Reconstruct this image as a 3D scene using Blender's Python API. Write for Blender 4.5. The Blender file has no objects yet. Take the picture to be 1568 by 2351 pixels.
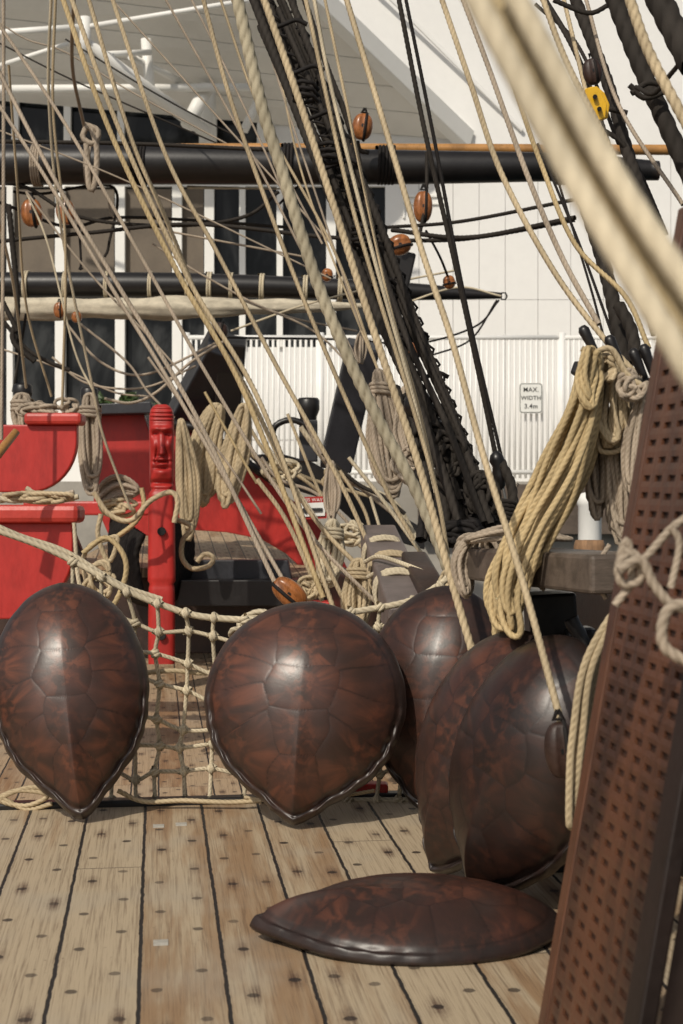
import bpy, math, random
import numpy as np
from mathutils import Vector, Matrix
random.seed(7); np.random.seed(7)
R=random.Random(11)
# ---------------------------------------------------------------- view survey
F=3400.0; CU=784.0; CV=1175.5
psi=math.atan(424/F); th=math.atan(65.5/F)
fwd=np.array([math.sin(psi)*math.cos(th),math.cos(psi)*math.cos(th),-math.sin(th)])
right=np.array([math.cos(psi),-math.sin(psi),0.0]); up=np.cross(right,fwd)
CAM=np.array([0,0,1.3])
def P(u,v,d): return CAM+d*(fwd+(u-CU)/F*right+(CV-v)/F*up)
def S(px,d): return px*d/F
def G(u,v,z=0.0):
    r=fwd+(u-CU)/F*right+(CV-v)/F*up
    return CAM+r*((z-1.3)/r[2])
sc=bpy.context.scene
col=sc.collection
# ---------------------------------------------------------------- materials
class NT:
    def __init__(s,name):
        s.m=bpy.data.materials.new(name); s.m.use_nodes=True
        s.t=s.m.node_tree; s.b=s.t.nodes['Principled BSDF']
    def n(s,ty,**k):
        x=s.t.nodes.new(ty)
        for a,b in k.items(): setattr(x,a,b)
        return x
    def put(s,sock,v):
        if v is None: return
        if isinstance(v,bpy.types.NodeSocket): s.t.links.new(v,sock)
        else: sock.default_value=v
    def math(s,op,a,b=None,c=None,clamp=False):
        x=s.n('ShaderNodeMath',operation=op); x.use_clamp=clamp
        s.put(x.inputs[0],a); s.put(x.inputs[1],b); s.put(x.inputs[2],c)
        return x.outputs[0]
    def mix(s,f,a,b,mode='MIX'):
        x=s.n('ShaderNodeMix',data_type='RGBA',blend_type=mode)
        s.put(x.inputs[0],f)
        for i,v in ((6,a),(7,b)):
            if isinstance(v,tuple) and len(v)==3: v=v+(1,)
            s.put(x.inputs[i],v)
        return x.outputs[2]
    def obj(s):
        return s.n('ShaderNodeTexCoord').outputs['Object']
    def mapping(s,v,scale):
        x=s.n('ShaderNodeMapping'); s.put(x.inputs[0],v); x.inputs['Scale'].default_value=scale
        return x.outputs[0]
    def noise(s,v,scale,detail=4,rough=.55,dist=0):
        x=s.n('ShaderNodeTexNoise'); s.put(x.inputs['Vector'],v)
        x.inputs['Scale'].default_value=scale; x.inputs['Detail'].default_value=detail
        x.inputs['Roughness'].default_value=rough; x.inputs['Distortion'].default_value=dist
        return x.outputs['Fac']
    def step(s,v,a,b):
        x=s.n('ShaderNodeMapRange'); x.interpolation_type='SMOOTHSTEP'
        s.put(x.inputs[0],v); x.inputs[1].default_value=a; x.inputs[2].default_value=b
        return x.outputs[0]
    def bump(s,h,st,dist=.01):
        x=s.n('ShaderNodeBump'); s.put(x.inputs['Height'],h); x.inputs['Strength'].default_value=st
        x.inputs['Distance'].default_value=dist
        s.t.links.new(x.outputs[0],s.b.inputs['Normal'])
def M(name,c,rough=.6,sc1=6,var=.35,fine=60,bump=.2,metal=0,c2=None,stretch=(1,1,1),spec=.5,bdist=.004):
    t=NT(name); o=t.mapping(t.obj(),stretch)
    a=t.noise(o,sc1,5,.6); f=t.noise(o,fine,3,.6)
    dark=c2 if c2 else tuple(x*(1-var) for x in c)
    k=t.step(t.math('ADD',t.math('MULTIPLY',a,.75),t.math('MULTIPLY',f,.25)),.35,.65)
    t.put(t.b.inputs['Base Color'],t.mix(k,dark,c))
    t.put(t.b.inputs['Roughness'],t.math('ADD',rough-.1,t.math('MULTIPLY',f,.2)))
    t.b.inputs['Metallic'].default_value=metal
    t.b.inputs['Specular IOR Level'].default_value=spec
    if bump: t.bump(f,bump,bdist)
    return t.m
def ropemat(name,c,rough=.85,gr=.75):
    t=NT(name); o=t.obj()
    g=t.n('ShaderNodeAttribute',attribute_name='g').outputs['Fac']
    a=t.noise(o,3.5,3); f=t.noise(o,220,3,.7)
    base=t.mix(t.step(a,.35,.65),tuple(x*.78 for x in c),tuple(min(x*1.08,1) for x in c))
    base=t.mix(t.math('MULTIPLY',t.step(f,.4,.75),.3),base,tuple(x*.5 for x in c))
    base=t.mix(t.math('MULTIPLY',t.math('SUBTRACT',1.0,g),gr,clamp=True),base,(c[0]*.25,c[1]*.22,c[2]*.18))  # valleys between strands get their shade as darker colour
    t.put(t.b.inputs['Base Color'],base); t.b.inputs['Roughness'].default_value=rough
    t.b.inputs['Specular IOR Level'].default_value=.25
    t.bump(f,.5,.002)
    return t.m
mManila=ropemat('manila_rope',(.56,.45,.29))
mCream=ropemat('cream_rope',(.66,.57,.41))
mGrey=ropemat('weathered_rope',(.45,.37,.285))
mYel=ropemat('golden_rope',(.56,.43,.235))
mThick=ropemat('olive_cream_rope',(.52,.46,.33))
mSoft=ropemat('soft_pale_rope',(.68,.59,.43),.9,.35)
mSoftB=ropemat('soft_tan_rope',(.56,.45,.27),.9,.35)
mTar=ropemat('tarred_rope',(.034,.028,.023),.8)
mBlackR=ropemat('black_rope',(.017,.014,.013),.75)
mBlack=M('black_paint',(.015,.013,.013),.38,3,.4,40,.12)
mDarkB=M('blue_black_paint',(.032,.033,.040),.45,3,.4,50,.2)
mRed=M('red_paint',(.49,.027,.021),.45,2.2,.38,26,.3,stretch=(1,1,.4))
mRedB=M('red_cap_paint',(.55,.05,.035),.42,3,.35,30,.3)
mWood=M('varnished_wood',(.42,.15,.045),.28,14,.6,90,.15,stretch=(1,1,.3))
mWoodL=M('varnished_spar',(.50,.25,.08),.3,5,.4,60,.1)
mRail=M('rail_wood',(.15,.115,.09),.5,5,.5,60,.3,stretch=(.3,3,3))
mGBeam=M('grey_brown_timber',(.18,.145,.135),.5,5,.35,60,.3)
mBrown=M('dark_brown_wood',(.045,.021,.014),.5,4,.6,50,.3)
mWhite=M('white_paint',(.85,.84,.80),.5,.6,.05,8,.0)
mWall=M('white_wall_panels',(.81,.80,.775),.6,.12,.07,5,.0)
mSof=M('soffit_white',(.80,.775,.72),.6,.3,.08,6,.0)
mGrey2=M('joint_grey',(.34,.335,.32),.7,bump=0)
mPlate=M('plate_metal',(.50,.47,.41),.6,20,.3,80,.2)
mFence=M('white_fence_metal',(.85,.84,.81),.4,1,.06,10,0)
mSail=M('furled_canvas',(.62,.55,.42),.85,7,.3,70,.5,stretch=(1,1,2),bdist=.01)
mTan=M('glass_reflection',(.15,.118,.085),.6,1,.3,20,.0)
mYellow=M('yellow_plastic',(.80,.46,.02),.3,5,.15,40,.05)
mInk=M('sign_ink',(.02,.02,.02),.5,5,.1,40,0)
mSign=M('sign_face',(.80,.80,.76),.4,3,.05,30,0)
mSteel=M('galvanised_steel',(.25,.25,.24),.4,8,.4,60,.2,metal=.8)
mLeaf=M('leaves',(.06,.11,.025),.55,8,.6,40,.1)
mWharf=M('wharf_timber',(.14,.105,.08),.8,2,.5,30,.4,stretch=(1,.2,1))
mPave=M('wharf_concrete',(.42,.39,.34),.8,.8,.25,12,.1)
mPile=M('pile_wood',(.33,.19,.10),.8,4,.5,40,.5,stretch=(4,4,.4))
mIron=M('black_iron',(.02,.02,.02),.45,8,.3,60,.2,metal=.4)
def glassmat():
    t=NT('dark_window_glass'); o=t.obj()
    a=t.noise(t.mapping(o,(1,1,.5)),.8,4,.6,1.2)
    t.put(t.b.inputs['Base Color'],t.mix(t.step(a,.45,.7),(.006,.007,.008),(.045,.047,.048)))
    t.b.inputs['Roughness'].default_value=.12; t.b.inputs['Specular IOR Level'].default_value=.2
    return t.m
mGlass=glassmat()
def watermat():
    t=NT('harbour_water'); o=t.obj()
    t.b.inputs['Base Color'].default_value=(.02,.04,.045,1); t.b.inputs['Roughness'].default_value=.08
    t.bump(t.noise(o,1.5,4),.4,.1); return t.m
mWater=watermat()
def deckmat(name,x0,pw,tint,lower=False):
    t=NT(name); o=t.obj()
    sp=t.n('ShaderNodeSeparateXYZ'); t.put(sp.inputs[0],o); X,Y=sp.outputs[0],sp.outputs[1]
    wob=t.math('MULTIPLY',t.math('SUBTRACT',t.noise(o,14,4,.7),.5),.013)
    px=t.math('DIVIDE',t.math('ADD',t.math('SUBTRACT',X,x0),wob),pw)
    pid=t.math('FLOOR',px); fr=t.math('FRACT',px)
    e=t.math('MULTIPLY',t.math('MINIMUM',fr,t.math('SUBTRACT',1.0,fr)),pw)
    seam=t.math('SUBTRACT',1.0,t.step(e,.0038,.0066))
    def wn(v,k):
        w=t.n('ShaderNodeTexWhiteNoise',noise_dimensions='1D'); t.put(w.inputs['W'],t.math('ADD',v,k)); return w.outputs['Value']
    r1=wn(pid,3.3)
    by=t.math('ADD',t.math('DIVIDE',Y,3.1),t.math('MULTIPLY',r1,1.0))
    bid=t.math('FLOOR',by); bf=t.math('FRACT',by)
    be=t.math('MULTIPLY',t.math('MINIMUM',bf,t.math('SUBTRACT',1.0,bf)),3.1)
    butt=t.math('SUBTRACT',1.0,t.step(be,.002,.005))
    seam=t.math('MAXIMUM',seam,t.math('MULTIPLY',butt,.7))
    r2=wn(t.math('ADD',t.math('MULTIPLY',pid,7.13),t.math('MULTIPLY',bid,3.71)),1.7)
    gv=t.n('ShaderNodeCombineXYZ'); t.put(gv.inputs[0],t.math('MULTIPLY',X,160.0)); t.put(gv.inputs[1],t.math('MULTIPLY',Y,3.0)); t.put(gv.inputs[2],t.math('MULTIPLY',r2,30.0))
    grain=t.noise(gv.outputs[0],1.0,6,.7,.4)
    gv2=t.n('ShaderNodeCombineXYZ'); t.put(gv2.inputs[0],t.math('MULTIPLY',X,11.0)); t.put(gv2.inputs[1],t.math('MULTIPLY',Y,1.0)); t.put(gv2.inputs[2],t.math('MULTIPLY',r2,11.0))
    blot=t.noise(gv2.outputs[0],1.0,5,.62,.4)
    tt=lambda c: tuple(a*b for a,b in zip(c,tint))
    ca=tt((.46,.365,.245)); cb=tt((.28,.165,.082)); cd=tt((.125,.075,.042))
    c=t.mix(t.math('MULTIPLY',t.step(t.math('ADD',t.math('MULTIPLY',t.math('SUBTRACT',r2,.5),.44),blot),.50,.77),.85),ca,cb)
    c=t.mix(t.math('MULTIPLY',t.step(grain,.46,.68),.62),c,cd)
    c=t.mix(t.math('MULTIPLY',t.step(t.noise(o,2.0,3),.45,.7),.36),c,tt((.39,.345,.275)))
    fx=t.math('MULTIPLY',fr,2.0); cidx=t.math('FLOOR',fx); cfx=t.math('FRACT',fx)
    cid=t.math('ADD',t.math('MULTIPLY',pid,2.0),cidx)
    r3=wn(cid,9.1)
    ny=t.math('ADD',t.math('DIVIDE',Y,.35),t.math('MULTIPLY',r3,1.0))
    nid=t.math('FLOOR',ny); nf=t.math('FRACT',ny)
    r4=wn(t.math('ADD',t.math('MULTIPLY',cid,5.77),t.math('MULTIPLY',nid,2.39)),4.2)
    r5=wn(t.math('ADD',t.math('MULTIPLY',cid,3.17),t.math('MULTIPLY',nid,6.31)),8.2)
    dx=t.math('MULTIPLY',t.math('SUBTRACT',cfx,t.math('ADD',.40,t.math('MULTIPLY',r4,.2))),pw/2)
    dy=t.math('MULTIPLY',t.math('SUBTRACT',nf,t.math('ADD',.35,t.math('MULTIPLY',r5,.3))),.35)
    dd=t.math('SQRT',t.math('ADD',t.math('MULTIPLY',dx,dx),t.math('MULTIPLY',dy,dy)))
    nz=t.math('MULTIPLY',t.math('SUBTRACT',t.noise(o,60,5,.75),.5),.018)
    plug=t.math('SUBTRACT',1.0,t.step(t.math('ADD',dd,t.math('MULTIPLY',nz,.6)),.0135,.018))
    plug=t.math('MULTIPLY',plug,t.math('ADD',.55,t.math('MULTIPLY',r5,.45)))
    rx=t.math('SQRT',t.math('ADD',t.math('MULTIPLY',t.math('MULTIPLY',dx,dx),1.1),t.math('MULTIPLY',t.math('MULTIPLY',dy,dy),.12)))
    sm=t.math('SUBTRACT',1.0,t.step(t.math('ADD',rx,t.math('MULTIPLY',nz,1.7)),.003,.038))
    sm=t.math('MULTIPLY',sm,t.math('MULTIPLY',t.step(grain,.28,.62),t.step(r4,.3,.95)))
    c=t.mix(t.math('MULTIPLY',sm,.92),c,(.070,.030,.016))
    c=t.mix(t.math('MULTIPLY',plug,.94),c,(.022,.014,.011))
    sp2=t.n('ShaderNodeTexVoronoi'); t.put(sp2.inputs['Vector'],o); sp2.inputs['Scale'].default_value=24
    pk=t.math('MULTIPLY',t.math('SUBTRACT',1.0,t.step(sp2.outputs['Distance'],.06,.13)),t.step(t.noise(o,.9,2),.54,.64))
    c=t.mix(t.math('MULTIPLY',pk,.7),c,(.05,.035,.025))
    c=t.mix(seam,c,(.020,.016,.014))
    t.put(t.b.inputs['Base Color'],c)
    t.put(t.b.inputs['Roughness'],t.math('ADD',.48,t.math('MULTIPLY',grain,.3)))
    h=t.math('SUBTRACT',t.math('MULTIPLY',grain,-.5),t.math('ADD',seam,t.math('MULTIPLY',plug,.5)))
    t.bump(h,.75,.004)
    return t.m
mDeck=deckmat('deck_planks',.177,.225,(1,1,1))
mDeck2=deckmat('waist_deck_planks',.177,.17,(.95,.86,.80),True)
def shellmat(name,b):
    t=NT(name)
    A=lambda n:t.n('ShaderNodeAttribute',attribute_name=n)
    seam=A('seam').outputs['Fac']; sv=A('sv').outputs['Vector']; rim=A('rim').outputs['Fac']; ed=A('edge').outputs['Fac']
    o=t.obj()
    streak=t.noise(sv,.95,3,.5,.3)
    streak2=t.noise(sv,2.6,4,.6,.3)
    big=t.noise(o,3.6,3,.5,.4); mid=t.noise(o,6,3,.5,.4); fine=t.noise(o,110,3,.6)
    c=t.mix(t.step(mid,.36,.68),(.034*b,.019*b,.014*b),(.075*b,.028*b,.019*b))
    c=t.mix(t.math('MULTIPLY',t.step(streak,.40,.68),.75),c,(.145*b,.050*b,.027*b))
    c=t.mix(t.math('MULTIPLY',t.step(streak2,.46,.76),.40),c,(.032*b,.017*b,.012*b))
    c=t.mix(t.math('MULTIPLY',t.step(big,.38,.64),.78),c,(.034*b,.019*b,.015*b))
    c=t.mix(t.math('MULTIPLY',ed,.25),c,(.022*b,.013*b,.011*b))
    c=t.mix(t.math('MULTIPLY',seam,.6),c,(.009,.006,.005))
    c=t.mix(t.math('MULTIPLY',rim,.8),c,(.024*b,.017*b,.015*b))
    t.put(t.b.inputs['Base Color'],c)
    t.put(t.b.inputs['Roughness'],t.math('ADD',.26,t.math('ADD',t.math('MULTIPLY',mid,.15),t.math('MULTIPLY',fine,.07))))
    h=t.math('ADD',t.math('MULTIPLY',fine,.14),t.math('MULTIPLY',streak2,.15))
    t.bump(h,.3,.004)
    return t.m
mShell=shellmat('shell_lacquer',1.2); mShellD=shellmat('shell_lacquer_shaded',.5); mShellM=shellmat('shell_lacquer_mid',.85)  # darker copies put the right-hand shells' shade into their colour
# ---------------------------------------------------------------- object helpers
def meta(o,label=None,cat=None,group=None,kind=None):
    if label: o['label']=label
    if cat: o['category']=cat
    if group: o['group']=group
    if kind: o['kind']=kind
def empty(name,loc,label,cat,group=None):
    o=bpy.data.objects.new(name,None); o.location=Vector(loc); o.empty_display_size=.1
    col.objects.link(o); meta(o,label,cat,group); return o
def mesh(name,V,Fc,mat,label=None,cat=None,group=None,parent=None,kind=None,smooth=False,attrs=None,keep=False,bevel=0):
    V=np.asarray(V,dtype=np.float64)
    c=np.zeros(3) if keep else (V.min(0)+V.max(0))/2
    me=bpy.data.meshes.new(name)
    W=(V-c)
    if isinstance(Fc,np.ndarray):
        n=len(Fc)
        me.vertices.add(len(W)); me.vertices.foreach_set('co',W.astype(np.float32).ravel())
        me.loops.add(n*4); me.loops.foreach_set('vertex_index',Fc.astype(np.int32).ravel())
        me.polygons.add(n); me.polygons.foreach_set('loop_start',np.arange(0,n*4,4,dtype=np.int32))
        me.update(calc_edges=True); me.validate()
    else:
        me.from_pydata([tuple(x) for x in W],[],[tuple(f) for f in Fc]); me.update()
    if attrs:
        for k,a in attrs.items():
            a=np.asarray(a,dtype=np.float32)
            if a.ndim==2:
                at=me.attributes.new(k,'FLOAT_VECTOR','POINT'); at.data.foreach_set('vector',a.ravel())
            else:
                at=me.attributes.new(k,'FLOAT','POINT'); at.data.foreach_set('value',a)
    me.polygons.foreach_set('use_smooth',[bool(smooth)]*len(me.polygons))
    me.materials.append(mat)
    o=bpy.data.objects.new(name,me); o.location=Vector(c); col.objects.link(o)
    if parent is not None:
        o.parent=parent; o.matrix_parent_inverse=Matrix.Translation(parent.location).inverted()
    if bevel:
        b=o.modifiers.new('b','BEVEL'); b.width=bevel; b.segments=2; b.limit_method='ANGLE'
    meta(o,label,cat,group,kind); return o
class Geo:
    def __init__(s): s.V=[];s.F=[];s.A=[];s.n=0
    def add(s,V,Fc,A=None):
        V=np.asarray(V,float); Fc=np.asarray(Fc)
        s.V.append(V); s.F.append(Fc+s.n); s.A.append(np.ones(len(V)) if A is None else A); s.n+=len(V)
    def out(s): return np.vstack(s.V),np.vstack(s.F),np.concatenate(s.A)
def catmull(pts,n=14):
    p=np.asarray(pts,float)
    if len(p)==2: return np.array([p[0]+(p[1]-p[0])*t for t in np.linspace(0,1,n)])
    q=np.vstack([2*p[0]-p[1],p,2*p[-1]-p[-2]]); o=[]
    for i in range(1,len(q)-2):
        a,b,c,d=q[i-1],q[i],q[i+1],q[i+2]
        for t in np.linspace(0,1,n,endpoint=False):
            o.append(.5*((2*b)+(c-a)*t+(2*a-5*b+4*c-d)*t*t+(3*b-a-3*c+d)*t**3))
    o.append(q[-2]); return np.array(o)
def ropegeo(path,r,detail=1,ref=None,lay=6.5,phase=0,soft=0):
    path=np.asarray(path,float)
    seg=np.linalg.norm(np.diff(path,axis=0),axis=1); k=np.concatenate([[0],np.cumsum(seg)]); L=k[-1]
    if detail==0: step=max(.04,r*5); ns=7
    elif detail==1: step=lay*r/6; ns=9
    else: step=lay*r/9; ns=15
    n=max(3,min(int(L/step)+2,6000)); s=np.linspace(0,L,n)
    C=np.stack([np.interp(s,k,path[:,i]) for i in range(3)],1)
    T=np.gradient(C,axis=0); T/=np.linalg.norm(T,axis=1)[:,None]+1e-12
    ref=fwd if ref is None else ref
    n1=ref-(T@ref)[:,None]*T; n1/=np.linalg.norm(n1,axis=1)[:,None]+1e-9
    n2=np.cross(T,n1)
    a=np.linspace(0,2*np.pi,ns,endpoint=False)
    if detail==0: prof=np.ones((n,ns)); g=np.ones((n,ns))*.85
    else:
        ph=2*np.pi*s/(lay*r)+phase
        lob=np.abs(np.sin(1.5*(a[None,:]-ph[:,None])))**.65
        prof=.76+.27*lob; g=np.clip(lob*1.25-.05,0,1)
        if soft: prof=.94+.08*lob
    V=C[:,None,:]+(r*prof)[:,:,None]*(np.cos(a)[None,:,None]*n1[:,None,:]+np.sin(a)[None,:,None]*n2[:,None,:])
    i=np.arange(n-1)[:,None]*ns; j=np.arange(ns)[None,:]; j2=(j+1)%ns
    Q=np.stack([i+j,i+j2,i+ns+j2,i+ns+j],2).reshape(-1,4)
    return V.reshape(-1,3),Q,g.ravel()
def uvd(pts,d0,d1):
    p=np.array([(x[0],x[1]) for x in pts],float)
    c=catmull(p); k=np.concatenate([[0],np.cumsum(np.linalg.norm(np.diff(c,axis=0),axis=1))]); k/=k[-1]
    return np.array([P(u,v,d0+(d1-d0)*t) for (u,v),t in zip(c,k)])
def rope(pts,d0,d1,w,mat,label='pale manila rigging rope pulled taut over the deck',name='rigging_rope',cat='rope',group='rigging ropes',soft=0,lay=6.5):
    path=uvd(pts,d0,d1); d=(d0+d1)/2; r=S(w/2,d)
    det=0 if w<5.5 else (1 if w<17 else 2)
    V,Q,g=ropegeo(path,r,det,phase=R.random()*6,soft=soft,lay=lay)
    return mesh(name,V,Q,mat,label,cat,group,smooth=True,attrs={'g':g})
def beam(name,a,b,w,h,mat,label=None,cat=None,parent=None,bevel=.01,side=None,group=None,kind=None,taper=1):
    a=np.array(a,float);b=np.array(b,float);t=(b-a)/np.linalg.norm(b-a)
    s=np.array(side,float) if side is not None else np.cross(t,np.array([0,0,1.0]))
    s=s-(s@t)*t; s/=np.linalg.norm(s); q=np.cross(s,t)
    V=[]
    for p,k in ((a,1),(b,taper)):
        for x,y in ((-1,-1),(1,-1),(1,1),(-1,1)): V.append(p+s*x*w/2*k+q*y*h/2*k)
    Fc=[(0,1,2,3),(7,6,5,4),(0,4,5,1),(1,5,6,2),(2,6,7,3),(3,7,4,0)]
    return mesh(name,V,Fc,mat,label,cat,group,parent,kind,bevel=bevel)
def tubeg(a,b,r0,r1=None,ns=16):
    r1=r0 if r1 is None else r1
    a=np.array(a,float);b=np.array(b,float);t=(b-a)/np.linalg.norm(b-a)
    x=np.cross(t,[0,0,1.0]); 
    if np.linalg.norm(x)<.1: x=np.cross(t,[1.0,0,0])
    x/=np.linalg.norm(x); y=np.cross(t,x); V=[]
    an=np.linspace(0,2*np.pi,ns,endpoint=False)
    for p,r in ((a,r0*.01),(a,r0),(b,r1),(b,r1*.01)):
        V+= [p+r*(math.cos(q)*x+math.sin(q)*y) for q in an]
    Q=[(k*ns+i,k*ns+(i+1)%ns,(k+1)*ns+(i+1)%ns,(k+1)*ns+i) for k in range(3) for i in range(ns)]
    return V,Q
def tube(name,a,b,r0,r1,mat,label=None,cat=None,parent=None,ns=20,group=None):
    V,Q=tubeg(a,b,r0,r1,ns); o=mesh(name,V,np.array(Q),mat,label,cat,group,parent)
    o.data.polygons.foreach_set('use_smooth',[ns<=i<2*ns for i in range(3*ns)]); return o
def prism(name,pts,d,thick,mat,label=None,cat=None,parent=None,bevel=.01,group=None,kind=None,dd=None):
    """flat board with a curved outline, standing at depth d"""
    n=len(pts)
    A=[P(p[0],p[1],d if dd is None else dd[i]) for i,p in enumerate(pts)]
    V=A+[a+fwd*thick for a in A]
    Fc=[tuple(range(n-1,-1,-1)),tuple(range(n,2*n))]+[(i,(i+1)%n,n+(i+1)%n,n+i) for i in range(n)]
    return mesh(name,V,Fc,mat,label,cat,group,parent,kind,bevel=bevel)
def lathe(prof,a,b,ns=18):
    a=np.array(a,float);b=np.array(b,float);t=(b-a);L=np.linalg.norm(t);t/=L
    x=np.cross(t,[.3,.2,.93]); x/=np.linalg.norm(x); y=np.cross(t,x); V=[];an=np.linspace(0,2*np.pi,ns,endpoint=False)
    for s,r in prof: V+=[a+t*L*s+max(r,1e-4)*(math.cos(q)*x+math.sin(q)*y) for q in an]
    Q=[(k*ns+i,k*ns+(i+1)%ns,(k+1)*ns+(i+1)%ns,(k+1)*ns+i) for k in range(len(prof)-1) for i in range(ns)]
    return np.array(V),np.array(Q)
BOXF=[(3,2,1,0),(4,5,6,7),(0,1,5,4),(1,2,6,5),(2,3,7,6),(3,0,4,7)]
# ---------------------------------------------------------------- ground & decks
def slab(name,x0,x1,y0,y1,z0,z1,mat,label=None,cat=None,kind='structure',bevel=0,parent=None):
    V=[(x,y,z) for z in (z0,z1) for x,y in ((x0,y0),(x1,y0),(x1,y1),(x0,y1))]
    return mesh(name,V,BOXF,mat,label,cat,None,parent,kind,keep=True,bevel=bevel)
slab('water',-900,900,-300,1500,-3.2,-3.0,mWater)
slab('deck',-5.5,1.72,-2.5,5.99,-.12,0,mDeck)
slab('lower_deck',-5.5,1.72,6.0,19,-.72,-.6,mDeck2)
beam('deck_edge_beam',(-5.5,6.03,-.06),(1.7,6.03,-.06),.07,.17,mBlack,'black painted beam along the edge of the plank deck','beam',bevel=.01)
beam('coaming',P(770,1818,6.15),P(890,1822,6.15),.08,.09,mRed,'short red painted timber beside the netting','beam',bevel=.01)
for k,(u,v) in enumerate(((364,1897),(416,1893),(369,2165))):
    c=G(u,v); s=.021; V=[(c[0]+x*s,c[1]+y*s,z) for z in (.0005,.002) for x,y in ((-1,-1.25),(1,-1.25),(1,1.25),(-1,1.25))]
    mesh('deck_plate',V,BOXF,mPlate,'small square grey metal plate nailed on plank deck','plate','deck plates')
def wslab(name,d0,d1,u0,u1,z0,z1,mat,**k):
    h=np.array([math.sin(psi),math.cos(psi),0])
    c=[h*d0+right*u0,h*d0+right*u1,h*d1+right*u1,h*d1+right*u0]
    V=[(p[0],p[1],z) for z in (z0,z1) for p in c]
    return mesh(name,V,BOXF,mat,keep=True,**k)
wslab('wharf_ground',22,400,-150,150,-3.1,1.33,mPave,kind='structure')
for k in range(3):
    beam('wharf_fender',P(960,1135+k*34,21.8),P(1800,1135+k*34,21.8),.2,.3,mWharf,'weathered horizontal timber along the wharf edge','timber',group='wharf fender timbers')
# ---------------------------------------------------------------- building
BD=31.0
bld=empty('white_building',P(700,1105,BD),'large white panelled waterfront building with windows and deep eaves','building')
def rect(u0,v0,u1,v1,d): return [P(u0,v0,d),P(u1,v0,d),P(u1,v1,d),P(u0,v1,d)]
def boxuv(g,u0,v0,u1,v1,d,t):
    A=rect(u0,v0,u1,v1,d); B=[a+fwd*t for a in A]
    g.add(A+B,[(0,3,2,1),(4,5,6,7),(0,1,5,4),(1,2,6,5),(2,3,7,6),(3,0,4,7)])
g=Geo()
cols=[884,962,1040,1100,1160,1235,1310,1385,1460,1540,1620,1700,1800,1900,2050,2300]
boxuv(g,884,-700,2300,339.5,BD,.15)
for a,b in zip(cols[:-1],cols[1:]):
    for c,d in ((341,688),(688,1106)):
        boxuv(g,a+.5,c+.5,b-.5,d-.5,BD,.15)
boxuv(g,-900,-700,884,-60,BD,.15); boxuv(g,-900,-59,884,214,BD,.15); boxuv(g,-900,332,884,428,BD,.15); boxuv(g,-900,1010,884,1106,BD,.15)
boxuv(g,610,214.5,884,331.5,BD,.12); boxuv(g,558,797,884,1009.5,BD-.02,.12)
V,Q,_=g.out(); mesh('wall',V,Q,mWall,parent=bld)
g=Geo()
for a,b,c,d in ((925,448,1025,452),(925,452,929,500),(1021,452,1025,500),(925,466,1025,469)): boxuv(g,a,b,c,d,BD-.05,.049)
V,Q,_=g.out(); mesh('wall_trim',V,Q,mWhite,parent=bld)
g=Geo(); boxuv(g,-900,-700,2300,1106,BD+.4,.2); V,Q,_=g.out(); mesh('inner_wall',V,Q,mGrey2,parent=bld)
mull=[-260,-120,22,137,275,406,480,556,642,760,884]
for a,b in zip(mull[:-1],mull[1:]):
    bot=1010 if a<556 else 797
    g=Geo(); boxuv(g,a,428,b,bot,BD+.12,.05); V,Q,_=g.out(); w=mesh('window',V,Q,mGlass,parent=bld)
    g=Geo(); ww=7 if a in(22,556,642) else 11
    boxuv(g,a-ww,428,a+ww,bot-1,BD-.12,.2); V,Q,_=g.out(); mesh('window_frame',V,Q,mWhite,parent=w)
    if b<=480:
        g=Geo(); boxuv(g,a+ww+2,434,b-13,655,BD+.06,.03); V,Q,_=g.out(); mesh('glass_reflection',V,Q,mTan,parent=w)  # tan sheet stands in for the brownish reflection on the upper glass
for a,b in ((-400,-120),(-120,28),(40,150),(158,270),(285,455),(500,600)):
    g=Geo(); boxuv(g,a,214,b,332,BD+.12,.05); V,Q,_=g.out(); mesh('upper_window',V,Q,mGlass,parent=bld)
for a in (34,154,277,477,610):
    g=Geo(); ww=8 if a<300 else 20; boxuv(g,a-ww,214.5,a+ww,331.5,BD-.06,.14); V,Q,_=g.out(); mesh('window_pier',V,Q,mWhite,parent=bld)
# soffit
g=Geo(); N=8
L0,L1=P(-500,-420,26),P(-500,190,BD-.05); R0,R1=P(470,-230,26),P(1050,322,BD-.05)
for i in range(N):
    a=(i+.02)/N;b=(i+.98)/N
    q=[L0+(L1-L0)*a,R0+(R1-R0)*a,R0+(R1-R0)*b,L0+(L1-L0)*b]
    q2=[x+np.array([0,0,.12]) for x in q]
    g.add(q+q2,BOXF)
V,Q,_=g.out(); mesh('soffit',V,Q,mSof,parent=bld)
q=[x+np.array([0,0,.16]) for x in (L0,R0,R1,L1)]; mesh('roof_deck',q,[(0,1,2,3)],mGrey2,parent=bld)
beam('roof_fascia',R0+np.array([.2,0,0]),R1+np.array([.2,0,.0]),.3,.4,mWhite,parent=bld,bevel=.02)
beam('roof_edge',P(640,-260,BD-.4),P(1200,300,BD-.07),.08,.08,mWall,parent=bld,bevel=.02)
def strut(a,b,da,db,r): return tube('roof_strut',P(*a,da),P(*b,db),S(r,da),S(r,db),mWhite,parent=bld)
strut((-60,80),(195,62),26.6,26.6,8); strut((195,40),(197,130),26.6,26.6,13); strut((190,95),(475,305),26.6,29,15)
strut((197,62),(700,-20),26.6,26.6,6); strut((-60,205),(600,200),29,29,9); strut((430,290),(475,200),29,29.3,17)
strut((345,215),(335,90),28,28,12); strut((240,125),(345,120),27,27.8,7); strut((160,100),(-60,170),26.8,28,6)
strut((560,300),(600,215),29.8,30,10); strut((475,195),(477,330),30,30,20); strut((300,130),(440,200),27.6,29.5,8)
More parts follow.
